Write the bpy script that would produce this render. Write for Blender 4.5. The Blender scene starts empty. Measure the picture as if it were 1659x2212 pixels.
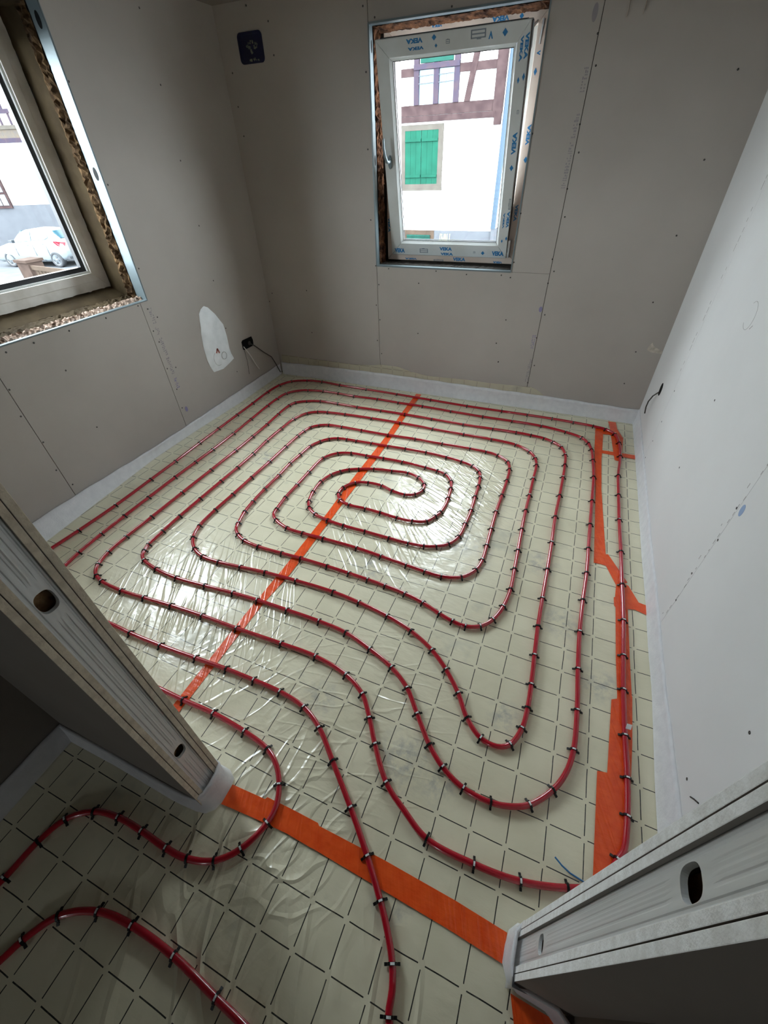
import bpy, bmesh, math, random
from mathutils import Vector, Matrix

random.seed(7)
scene = bpy.context.scene
COL = scene.collection

# ------------------------------------------------------------------ camera
cam_data = bpy.data.cameras.new('camera')
cam = bpy.data.objects.new('camera', cam_data)
COL.objects.link(cam)
cam_data.sensor_fit = 'VERTICAL'
cam_data.sensor_height = 24.0
cam_data.lens = 894.683 * 24.0 / 2212.0
cam_data.clip_start = 0.02
cam_data.clip_end = 200
RIGHT = (0.922403, 0.385082, -0.029729)
DOWN = (0.228129, -0.605321, -0.76259)
FWD = (-0.311655, 0.696633, -0.646199)
m = Matrix.Identity(4)
for i in range(3):
    m[i][0] = RIGHT[i]
    m[i][1] = -DOWN[i]
    m[i][2] = -FWD[i]
m[0][3], m[1][3], m[2][3] = 0.7347, -0.5691, 1.4662
cam.matrix_world = m
scene.camera = cam

# ------------------------------------------------------------------ light and exposure
world = bpy.data.worlds.new('overcast_sky')
scene.world = world
world.use_nodes = True
bg = world.node_tree.nodes['Background']
bg.inputs['Color'].default_value = (0.86, 0.94, 1.0, 1)
bg.inputs['Strength'].default_value = 1.0
scene.view_settings.view_transform = 'Standard'
scene.view_settings.look = 'None'
scene.view_settings.gamma = 1.0
scene.view_settings.use_curve_mapping = False
scene.view_settings.exposure = 4.65
scene.cycles.max_bounces = 9
scene.cycles.diffuse_bounces = 6
scene.cycles.use_adaptive_sampling = True
scene.cycles.adaptive_threshold = 0.03
scene.cycles.transparent_max_bounces = 10
scene.cycles.sample_clamp_indirect = 6.0


def portal(name, loc, rot, sx, sy):
    d = bpy.data.lights.new(name, 'AREA')
    d.shape = 'RECTANGLE'
    d.size, d.size_y = sx, sy
    d.cycles.is_portal = True
    o = bpy.data.objects.new(name, d)
    o.location = loc
    o.rotation_euler = rot
    COL.objects.link(o)


H = math.pi / 2
portal('daylight_back_window', (-0.16, 2.84, 1.47), (-H, 0, 0), 0.94, 1.16)     # shines along -y
portal('daylight_side_window', (-2.02, 0.90, 1.45), (0, -H, 0), 1.16, 0.96)     # shines along +x
portal('daylight_added_corridor_opening', (0.25, -5.17, 1.45), (H, 0, 0), 0.40, 0.5)   # faces +y; unseen opening, added to let some daylight into the corridor

# ------------------------------------------------------------------ materials
def lin(c):
    c = c.lstrip('#')
    v = [int(c[i:i + 2], 16) / 255 for i in (0, 2, 4)]
    return tuple(x / 12.92 if x <= 0.04045 else ((x + 0.055) / 1.055) ** 2.4 for x in v) + (1,)


class Mat:
    def __init__(self, name, color='#808080', rough=0.6, metal=0.0, spec=0.5, coat=0.0, coat_rough=0.1):
        self.m = bpy.data.materials.new(name)
        self.m.use_nodes = True
        self.t = self.m.node_tree
        self.b = self.t.nodes['Principled BSDF']
        self.b.inputs['Base Color'].default_value = lin(color) if isinstance(color, str) else tuple(color) + (1,)
        self.b.inputs['Roughness'].default_value = rough
        self.b.inputs['Metallic'].default_value = metal
        self.b.inputs['Specular IOR Level'].default_value = spec
        self.b.inputs['Coat Weight'].default_value = coat
        self.b.inputs['Coat Roughness'].default_value = coat_rough

    def n(self, typ, **kw):
        nd = self.t.nodes.new(typ)
        for k, v in kw.items():
            setattr(nd, k, v)
        return nd

    def lk(self, a, b):
        self.t.links.new(a, b)

    def math(self, op, a, b=None, c=None, clamp=False):
        nd = self.n('ShaderNodeMath', operation=op, use_clamp=clamp)
        for i, v in enumerate((a, b, c)):
            if v is None:
                continue
            if isinstance(v, (int, float)):
                nd.inputs[i].default_value = v
            else:
                self.lk(v, nd.inputs[i])
        return nd.outputs[0]

    def coord(self, which='Object'):
        return self.n('ShaderNodeTexCoord').outputs[which]

    def mapping(self, vec, loc=(0, 0, 0), rot=(0, 0, 0), scale=(1, 1, 1)):
        nd = self.n('ShaderNodeMapping')
        self.lk(vec, nd.inputs['Vector'])
        nd.inputs['Location'].default_value = loc
        nd.inputs['Rotation'].default_value = rot
        nd.inputs['Scale'].default_value = scale
        return nd.outputs[0]

    def noise(self, vec, scale=5.0, detail=3.0, rough=0.5):
        nd = self.n('ShaderNodeTexNoise')
        if vec is not None:
            self.lk(vec, nd.inputs['Vector'])
        nd.inputs['Scale'].default_value = scale
        nd.inputs['Detail'].default_value = detail
        nd.inputs['Roughness'].default_value = rough
        return nd.outputs['Fac']

    def ramp(self, fac, lo, hi, a=0.0, b=1.0):
        nd = self.n('ShaderNodeMapRange')
        self.lk(fac, nd.inputs['Value'])
        for k, v in zip(('From Min', 'From Max', 'To Min', 'To Max'), (lo, hi, a, b)):
            nd.inputs[k].default_value = v
        return nd.outputs[0]

    def mix(self, fac, a, b):
        nd = self.n('ShaderNodeMix', data_type='RGBA')
        if isinstance(fac, (int, float)):
            nd.inputs['Factor'].default_value = fac
        else:
            self.lk(fac, nd.inputs['Factor'])
        for key, v in (('A', a), ('B', b)):
            sock = [s for s in nd.inputs if s.name == key and s.type == 'RGBA'][0]
            if isinstance(v, str):
                sock.default_value = lin(v)
            else:
                self.lk(v, sock)
        return [s for s in nd.outputs if s.type == 'RGBA'][0]

    def base(self, sock):
        self.lk(sock, self.b.inputs['Base Color'])

    def bump(self, height, strength=0.3, dist=0.002, coat=False):
        nd = self.n('ShaderNodeBump')
        nd.inputs['Strength'].default_value = strength
        nd.inputs['Distance'].default_value = dist
        self.lk(height, nd.inputs['Height'])
        self.lk(nd.outputs[0], self.b.inputs['Normal'])
        if coat:
            self.lk(nd.outputs[0], self.b.inputs['Coat Normal'])


def noisy(name, c1, c2, scale=6, rough=0.7, bump=0.0, bscale=60, detail=4, lo=0.35, hi=0.65, alpha=1.0, **kw):
    M = Mat(name, c1, rough, **kw)
    M.b.inputs['Alpha'].default_value = alpha
    co = M.coord()
    M.base(M.mix(M.ramp(M.noise(co, scale, detail), lo, hi), c1, c2))
    if bump:
        M.bump(M.noise(co, bscale, 4), bump, 0.004)
    return M.m


# grey smudges on the film (x, y, radius)
SPOTS = ((0.98, 0.62, 0.10), (1.13, 0.40, 0.09), (0.83, 0.16, 0.07), (0.56, -0.10, 0.12), (0.21, -0.02, 0.08), (0.86, 0.93, 0.10), (0.69, -0.12, 0.08), (0.49, 0.94, 0.12), (0.12, 0.62, 0.12), (0.65, -0.42, 0.07), (-0.9, 1.25, 0.12))


# grid-printed underlay film: the grid lives in the UV map (1 unit = one 10 cm cell)
def film_material(name='grid_film', alpha=1.0):
    M = Mat(name, '#c9c6b0', 0.34, spec=0.5, coat=0.55, coat_rough=0.13)
    M.b.inputs['Alpha'].default_value = alpha
    co = M.coord()
    uv = M.n('ShaderNodeUVMap', uv_map='grid').outputs[0]
    sep = M.n('ShaderNodeSeparateXYZ')
    wob = M.n('ShaderNodeVectorMath', operation='MULTIPLY_ADD')
    nz = M.n('ShaderNodeTexNoise')
    M.lk(co, nz.inputs['Vector'])
    nz.inputs['Scale'].default_value = 7.0
    nz.inputs['Detail'].default_value = 2.0
    M.lk(nz.outputs['Color'], wob.inputs[0])
    wob.inputs[1].default_value = (0.05, 0.05, 0)
    M.lk(uv, wob.inputs[2])
    M.lk(wob.outputs[0], sep.inputs[0])

    def dist(s):
        f = M.math('FRACT', M.math('ADD', s, 0.475))
        return M.math('ABSOLUTE', M.math('SUBTRACT', f, 0.5))
    dx, dy = dist(sep.outputs[0]), dist(sep.outputs[1])
    lx = M.math('MULTIPLY', M.math('LESS_THAN', dx, 0.0135), M.math('GREATER_THAN', dy, 0.085))
    ly = M.math('MULTIPLY', M.math('LESS_THAN', dy, 0.0135), M.math('GREATER_THAN', dx, 0.085))
    line = M.math('MAXIMUM', lx, ly)
    fine = M.noise(co, 40, 4)
    cloud = M.noise(co, 4.5, 3, 0.6)
    basec = M.mix(M.ramp(cloud, 0.35, 0.68), '#eae4c8', '#dfd9bc')
    basec = M.mix(M.math('MULTIPLY', M.ramp(M.noise(M.mapping(co, (3, 1, 0)), 3.2, 4, 0.7), 0.60, 0.74), 0.42), basec, '#9aa098')
    spots = None
    for (x, y, r) in SPOTS:
        d = M.n('ShaderNodeVectorMath', operation='DISTANCE')
        M.lk(co, d.inputs[0])
        d.inputs[1].default_value = (x, y, 0)
        sp = M.ramp(d.outputs['Value'], r * 0.2, r, 1.0, 0.0)
        spots = sp if spots is None else M.math('MAXIMUM', spots, sp)
    blot = M.math('MULTIPLY', spots, M.ramp(M.noise(co, 22, 4, 0.7), 0.42, 0.66))
    basec = M.mix(M.math('MULTIPLY', blot, 0.55), basec, '#858b94')
    basec = M.mix(M.math('MULTIPLY', line, M.ramp(fine, 0.2, 0.5, 0.82, 1.0)), basec, '#24251f')
    M.base(basec)

    # creases of the stretched film: ridged noise, each field with its own pull direction and extent
    def ridge(ang, along, across, seed, lo=0.0, hi=0.06):
        v = M.mapping(M.mapping(co, rot=(0, 0, -ang)), (seed, seed * 0.7, 0), (0, 0, 0), (along, across, 1))
        nzv = M.noise(v, 1.0, 1.0, 0.4)
        return M.ramp(M.math('ABSOLUTE', M.math('SUBTRACT', nzv, 0.5)), lo, hi, 1.0, 0.0)

    def around(x, y, r0, r1):
        d = M.n('ShaderNodeVectorMath', operation='DISTANCE')
        M.lk(co, d.inputs[0])
        d.inputs[1].default_value = (x, y, 0)
        return M.ramp(d.outputs['Value'], r0, r1, 1.0, 0.0)
    h = None
    for (x, y, r0, r1, ang, al, ac, sd, amp) in (
            (-0.50, 0.12, 0.18, 0.55, math.radians(119), 3.0, 30, 3.1, 1.0),
            (0.08, 0.80, 0.10, 0.36, math.radians(-50), 3.0, 22, 8.2, 1.0),
            (0.42, 1.30, 0.12, 0.42, math.radians(-30), 4.0, 34, 1.7, 1.0),
            (0.20, 1.62, 0.10, 0.36, math.radians(-42), 3.0, 28, 5.5, 0.7),
            (0.25, -0.40, 0.12, 0.40, math.radians(75), 5.0, 16, 4.4, 0.9),
            (-1.00, 0.75, 0.20, 0.60, math.radians(80), 3.0, 16, 2.4, 0.45),
            (0.36, -0.02, 0.12, 0.40, math.radians(16), 5.0, 20, 5.9, 0.6),
            (-0.05, -0.05, 0.10, 0.35, math.radians(60), 5.0, 18, 6.1, 0.5),
            (0.12, -0.53, 0.05, 0.26, math.radians(-68), 4.0, 11, 4.9, 1.9),
            (0.32, -0.47, 0.05, 0.22, math.radians(40), 6.0, 13, 2.9, 1.6),
            (0.60, -0.70, 0.12, 0.50, math.radians(-75), 2.5, 10, 8.9, 1.3),
            (0.22, -0.80, 0.10, 0.45, math.radians(-60), 2.5, 10, 7.4, 1.6)):
        t = M.math('MULTIPLY', M.math('MULTIPLY', ridge(ang, al, ac, sd), around(x, y, r0, r1)), amp)
        h = t if h is None else M.math('ADD', h, t)
    h = M.math('ADD', h, M.math('MULTIPLY', M.noise(co, 9, 2, 0.55), 1.6))
    h = M.math('ADD', h, M.math('MULTIPLY', M.noise(M.mapping(co, (2, 5, 0), (0, 0, 0.6), (1, 2.5, 1)), 26, 3), 0.35))
    M.bump(h, 0.55, 0.0045, coat=True)
    return M.m


def board_material(name, c1, c2, rough=0.85):
    M = Mat(name, c1, rough, spec=0.25)
    co = M.coord()
    M.base(M.mix(M.ramp(M.noise(co, 1.6, 5, 0.6), 0.3, 0.7), c1, c2))
    M.bump(M.noise(co, 220, 2), 0.08, 0.001)
    return M.m


def metal_ribbed(name, axis_scale):
    M = Mat(name, '#b4b6b5', 0.42, metal=0.25)
    co = M.coord()
    v = M.mapping(co, scale=axis_scale)
    M.base(M.mix(M.ramp(M.noise(M.mapping(co, scale=(40, 40, 3)), 1, 4), 0.35, 0.7), '#dfe3e4', '#cdd1d1'))
    w = M.n('ShaderNodeTexWave', wave_type='BANDS', bands_direction='Y')
    M.lk(co, w.inputs['Vector'])
    w.inputs['Scale'].default_value = 30
    w.inputs['Distortion'].default_value = 0.0
    M.bump(w.outputs['Fac'], 0.10, 0.002)
    return M.m


def glass_material(name, tint=(0.96, 0.985, 0.98)):
    m_ = bpy.data.materials.new(name)
    m_.use_nodes = True
    t = m_.node_tree
    t.nodes.remove(t.nodes['Principled BSDF'])
    out = t.nodes['Material Output']
    tr = t.nodes.new('ShaderNodeBsdfTransparent')
    tr.inputs[0].default_value = tint + (1,)
    gl = t.nodes.new('ShaderNodeBsdfGlossy')
    gl.inputs['Roughness'].default_value = 0.02
    fr = t.nodes.new('ShaderNodeFresnel')
    fr.inputs[0].default_value = 1.35
    mx = t.nodes.new('ShaderNodeMixShader')
    t.links.new(fr.outputs[0], mx.inputs[0])
    t.links.new(tr.outputs[0], mx.inputs[1])
    t.links.new(gl.outputs[0], mx.inputs[2])
    t.links.new(mx.outputs[0], out.inputs[0])
    return m_


def translucent(name, color, alpha, rough=0.5):
    M = Mat(name, color, rough)
    M.b.inputs['Alpha'].default_value = alpha
    return M.m


MT = dict(
    film=film_material(),
    film_thin=film_material('grid_film_single', 0.5),
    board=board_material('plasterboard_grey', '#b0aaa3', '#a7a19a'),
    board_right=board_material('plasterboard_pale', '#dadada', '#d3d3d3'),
    core=noisy('plaster_core', '#d6ccb8', '#bfb5a2', 60, 0.9, 0.3, 300),
    core_lit=noisy('plaster_core_lit', '#f6f7f5', '#e6e6e2', 70, 0.9, 0.3, 300),  # lit copy of the core, side-window light put into its white
    backing=Mat('dark_cavity', '#2c2721', 0.9).m,
    hall=board_material('plasterboard_hall_dimmed', '#8d867e', '#847d75'),  # darker copy of the grey board, corridor dimness put into the colour
    ceiling=board_material('ceiling_board', '#8f8880', '#86807a'),
    screw=Mat('screw_black', '#0c0c0c', 0.35).m,
    metal=metal_ribbed('galvanised_ribbed', (1, 1, 1)),
    steel=Mat('bright_steel', '#c4c7c8', 0.3, metal=0.8).m,
    bead=Mat('corner_bead_white', '#727e82', 0.4, metal=0.3).m,
    wool_light=noisy('tan_wool', '#b89468', '#6a4c30', 30, 0.95, 1.0, 60),
    wool=noisy('brown_wool', '#6b4a35', '#2c1c16', 30, 0.95, 1.0, 90, spec=0.1),
    foam=noisy('tan_foam', '#665038', '#35281c', 22, 0.95, 1.0, 45, spec=0.1),
    tan=noisy('tan_lining', '#463b2a', '#372d20', 9, 0.8, 0.35, 25, spec=0.08),
    crumbs=noisy('plaster_crumbs', '#c0ab9c', '#6a5546', 40, 0.95, 1.0, 60, spec=0.1),
    pvc_bead=Mat('pvc_bead_white', '#dfe3e1', 0.3).m,
    pvc=noisy('pvc_white', '#ccd0cf', '#c2c5c2', 5, 0.3),
    pvc_old=noisy('pvc_dusty', '#e8e5de', '#d4d0c6', 12, 0.5),
    pvc_warm_lit=noisy('pvc_white_warm_lit', '#cfc0b4', '#c6b5a8', 6, 0.3),  # warm light on the white frame is put into its colour
    gasket=Mat('black_gasket', '#15161a', 0.4).m,
    print_blue=Mat('film_print_blue', '#1f72a8', 0.4).m,
    print_grey=Mat('film_print_grey', '#7d8790', 0.5).m,
    stamp=Mat('board_stamp_grey', '#8c888b', 0.9).m,
    stamp_violet=Mat('board_stamp_violet', '#8480a0', 0.9).m,
    glass=glass_material('window_glass'),
    pipe=Mat('red_pipe', '#ae0d24', 0.26, spec=0.5, coat=1.0, coat_rough=0.035).m,
    clip=Mat('clip_black', '#070708', 0.4, spec=0.3).m,
    clip_white=Mat('clip_tab_white', '#e6e6e6', 0.35).m,
    tape=None,
    strip=noisy('edge_foam_white', '#f6f7fa', '#ecedf1', 30, 0.6, 0.35, 120, alpha=0.72),
    sheet=noisy('plastic_sheet', '#f0f4f6', '#e3e8ea', 14, 0.3, 0.4, 12),
    black=Mat('black_plastic', '#060607', 0.6, spec=0.2).m,
    cable=Mat('grey_cable', '#3a3835', 0.5).m,
    cable_light=Mat('pale_cable', '#cfcdc8', 0.45).m,
    blue_box=noisy('blue_box_plastic', '#0e1440', '#0a0e30', 8, 0.45),
    speck=noisy('box_specks', '#8b8c78', '#55605c', 60, 0.9),
    plaster=noisy('plaster_smear', '#c9c2b6', '#a9a294', 40, 0.9, 0.5, 90),
    blue_wire=Mat('blue_wire', '#3f87bf', 0.4).m,
    wire=Mat('steel_wire', '#a79a8c', 0.4, metal=0.5).m,
    red_mark=Mat('red_mark', '#a96a62', 0.7).m,
    mark=Mat('pencil_mark', '#9d9a98', 0.8).m,
    facade=noisy('white_render', '#e8e8e6', '#dededb', 3, 0.9),
    facade_grey=noisy('grey_plinth', '#45474b', '#414347', 3, 0.9, spec=0.04),
    timber=noisy('timber_brown', '#352a2a', '#2a2021', 6, 0.8, 0.4, 30, spec=0.04),
    timber_violet=noisy('timber_violet', '#2c2833', '#332b31', 6, 0.8, spec=0.04),
    sandstone=noisy('sandstone_pink', '#3e342c', '#352c26', 4, 0.9, spec=0.04),
    shutter_frame=noisy('stone_surround', '#43403b', '#3d3935', 5, 0.9, spec=0.04),
    green=noisy('shutter_green', '#123c30', '#10362b', 5, 0.6, spec=0.04),
    green_dark=noisy('shutter_green_dark', '#16362f', '#13302a', 5, 0.6, spec=0.04),
    pane=Mat('house_pane', '#536269', 0.15).m,
    downpipe=Mat('zinc_downpipe', '#2f3b46', 0.5, spec=0.1).m,
    iron=Mat('wrought_iron', '#2b2f36', 0.5).m,
    asphalt=noisy('asphalt', '#47494c', '#404245', 2, 0.95, spec=0.04),
    car=Mat('car_paint_white', '#5d6468', 0.3, spec=0.25, coat=0.1).m,
    car_glass=Mat('car_glass', '#203942', 0.08).m,
    tyre=Mat('tyre_rubber', '#1c1e22', 0.8).m,
    rim=Mat('alloy_rim', '#5c6165', 0.3, metal=0.4).m,
    tail=Mat('tail_light_red', '#670c1b', 0.2).m,
    car_dark=Mat('car_trim_dark', '#23272c', 0.5).m,
    fence=noisy('fence_wood', '#40362f', '#383029', 5, 0.85, spec=0.04),
    pillar=noisy('pillar_stone', '#3a302b', '#312824', 6, 0.9, 0.5, 20, spec=0.04),
    roof=noisy('roof_tile', '#3e3427', '#312d2b', 5, 0.9),
    leaf=Mat('twig_green', '#8a9a55', 0.8).m,
)


def tape_material():
    M = Mat('orange_tape', '#f4581c', 0.3, spec=0.5, coat=0.4, coat_rough=0.15)
    co = M.coord()
    M.base(M.mix(M.ramp(M.noise(co, 30, 4), 0.35, 0.7), '#f65e20', '#ea4d12'))
    sp = M.ramp(M.noise(co, 320, 2), 0.69, 0.73)
    v = M.mapping(M.mapping(co, rot=(0, 0, -math.radians(112))), (3.1, 2.2, 0), (0, 0, 0), (3.0, 42, 1))
    rd = M.ramp(M.math('ABSOLUTE', M.math('SUBTRACT', M.noise(v, 1.0, 2.0, 0.4), 0.5)), 0.0, 0.10, 0.3, 0.0)
    M.bump(M.math('ADD', M.math('ADD', M.noise(M.mapping(co, scale=(1, 3, 1)), 18, 3), rd), M.math('MULTIPLY', sp, 0.3)), 0.5, 0.004, coat=True)
    return M.m


MT['tape'] = tape_material()

# ------------------------------------------------------------------ mesh helpers
class MB:
    """collects shapes; build() links them as ONE mesh object"""
    def __init__(self):
        self.v, self.f, self.mi, self.sm = [], [], [], []

    def add(self, vs, fs, mi=0, smooth=False):
        o = len(self.v)
        self.v += [tuple(p) for p in vs]
        for f in fs:
            self.f.append(tuple(i + o for i in f))
            self.mi.append(mi)
            self.sm.append(smooth)
        return self

    def box(self, x0, x1, y0, y1, z0, z1, mi=0):
        vs = [(x, y, z) for z in (z0, z1) for y in (y0, y1) for x in (x0, x1)]
        return self.add(vs, [(0, 2, 3, 1), (4, 5, 7, 6), (0, 1, 5, 4), (2, 6, 7, 3), (0, 4, 6, 2), (1, 3, 7, 5)], mi)

    def obox(self, c, ax, ay, az, mi=0):
        c, ax, ay, az = Vector(c), Vector(ax), Vector(ay), Vector(az)
        vs = [c + i * ax + j * ay + k * az for k in (-1, 1) for j in (-1, 1) for i in (-1, 1)]
        return self.add(vs, [(0, 2, 3, 1), (4, 5, 7, 6), (0, 1, 5, 4), (2, 6, 7, 3), (0, 4, 6, 2), (1, 3, 7, 5)], mi)

    def bar(self, a, b, w, d, side=(0, 1, 0), mi=0):
        a, b = Vector(a), Vector(b)
        ax = (b - a) / 2
        t = ax.normalized()
        s = Vector(side)
        s = (s - s.dot(t) * t).normalized()
        u = t.cross(s)
        return self.obox((a + b) / 2, ax, s * d / 2, u * w / 2, mi)

    def prism(self, pts, depth, mi=0):
        """closed outline of 3-D points pushed along depth"""
        n = len(pts)
        d = Vector(depth)
        vs = [Vector(p) for p in pts] + [Vector(p) + d for p in pts]
        fs = [tuple(range(n)), tuple(range(2 * n - 1, n - 1, -1))]
        fs += [(i, i + n, (i + 1) % n + n, (i + 1) % n) for i in range(n)]
        return self.add(vs, fs, mi)

    def tube(self, pts, r, n=10, mi=0, cap=True, closed=False):
        pts = [Vector(p) for p in pts]
        rs = r if isinstance(r, (list, tuple)) else [r] * len(pts)
        k = len(pts)
        vs, fs = [], []
        ref = None
        for i, p in enumerate(pts):
            t = (pts[min(i + 1, k - 1)] - pts[max(i - 1, 0)])
            t = t.normalized() if t.length > 1e-9 else Vector((0, 0, 1))
            if ref is None:
                ref = Vector((0, 0, 1)) if abs(t.z) < 0.9 else Vector((1, 0, 0))
            s = (ref - ref.dot(t) * t)
            s = s.normalized() if s.length > 1e-6 else t.orthogonal().normalized()
            ref = s
            u = t.cross(s)
            for j in range(n):
                a = 2 * math.pi * j / n
                vs.append(p + rs[i] * (math.cos(a) * s + math.sin(a) * u))
        for i in range(k - 1):
            for j in range(n):
                fs.append((i * n + j, i * n + (j + 1) % n, (i + 1) * n + (j + 1) % n, (i + 1) * n + j))
        self.add(vs, fs, mi, True)
        if cap:
            self.add(vs[:n], [tuple(range(n - 1, -1, -1))], mi)
            self.add(vs[-n:], [tuple(range(n))], mi)
        return self

    def lathe(self, c, axis, prof, n=20, mi=0):
        """prof: (offset along axis, radius)"""
        c, t = Vector(c), Vector(axis).normalized()
        s = t.orthogonal().normalized()
        u = t.cross(s)
        vs = [c + o * t + r * (math.cos(2 * math.pi * j / n) * s + math.sin(2 * math.pi * j / n) * u) for o, r in prof for j in range(n)]
        fs = [(i * n + j, i * n + (j + 1) % n, (i + 1) * n + (j + 1) % n, (i + 1) * n + j) for i in range(len(prof) - 1) for j in range(n)]
        return self.add(vs, fs, mi, True)

    def mesh(self, name, mats):
        me = bpy.data.meshes.new(name)
        me.from_pydata(self.v, [], self.f)
        for mt in (mats if isinstance(mats, (list, tuple)) else [mats]):
            me.materials.append(mt)
        me.polygons.foreach_set('material_index', self.mi)
        me.polygons.foreach_set('use_smooth', self.sm)
        bm = bmesh.new()
        bm.from_mesh(me)
        bmesh.ops.recalc_face_normals(bm, faces=bm.faces)
        bm.to_mesh(me)
        bm.free()
        me.update()
        return me

    def build(self, name, mats, parent=None):
        return link(name, self.mesh(name, mats), parent)


def link(name, me, parent=None):
    o = bpy.data.objects.new(name, me)
    COL.objects.link(o)
    if parent is not None:
        o.parent = parent
        o.matrix_parent_inverse = Matrix.Translation(-Vector(parent.location)) if parent.rotation_euler[:] == (0, 0, 0) else parent_matrix(parent).inverted()
    return o


def parent_matrix(p):
    return Matrix.LocRotScale(p.location, p.rotation_euler, p.scale)


def tag(o, label, cat, group=None, kind=None):
    o['label'] = label
    if cat:
        o['category'] = cat
    if group:
        o['group'] = group
    if kind:
        o['kind'] = kind
    return o


def struct(o, label=None):
    o['kind'] = 'structure'
    if label:
        o['label'] = label
    return o


def empty(name, loc=(0, 0, 0)):
    o = bpy.data.objects.new(name, None)
    o.location = loc
    o.empty_display_size = 0.05
    COL.objects.link(o)
    return o


def thing(name, label, cat, loc=(0, 0, 0), group=None):
    return tag(empty(name, loc), label, cat, group)


def bevel(o, w=0.002, seg=2):
    md = o.modifiers.new('bevel', 'BEVEL')
    md.width = w
    md.segments = seg
    md.limit_method = 'ANGLE'
    return o


def clamp(a, lo=0.0, hi=1.0):
    return max(lo, min(hi, a))


def hnoise(x, y):
    return (math.sin(x * 12.9 + y * 4.1) + math.sin(x * 5.3 - y * 9.7 + 1.3) + math.sin(x * 23.1 + y * 17.3 + 2.1) * 0.5) / 2.5


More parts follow.
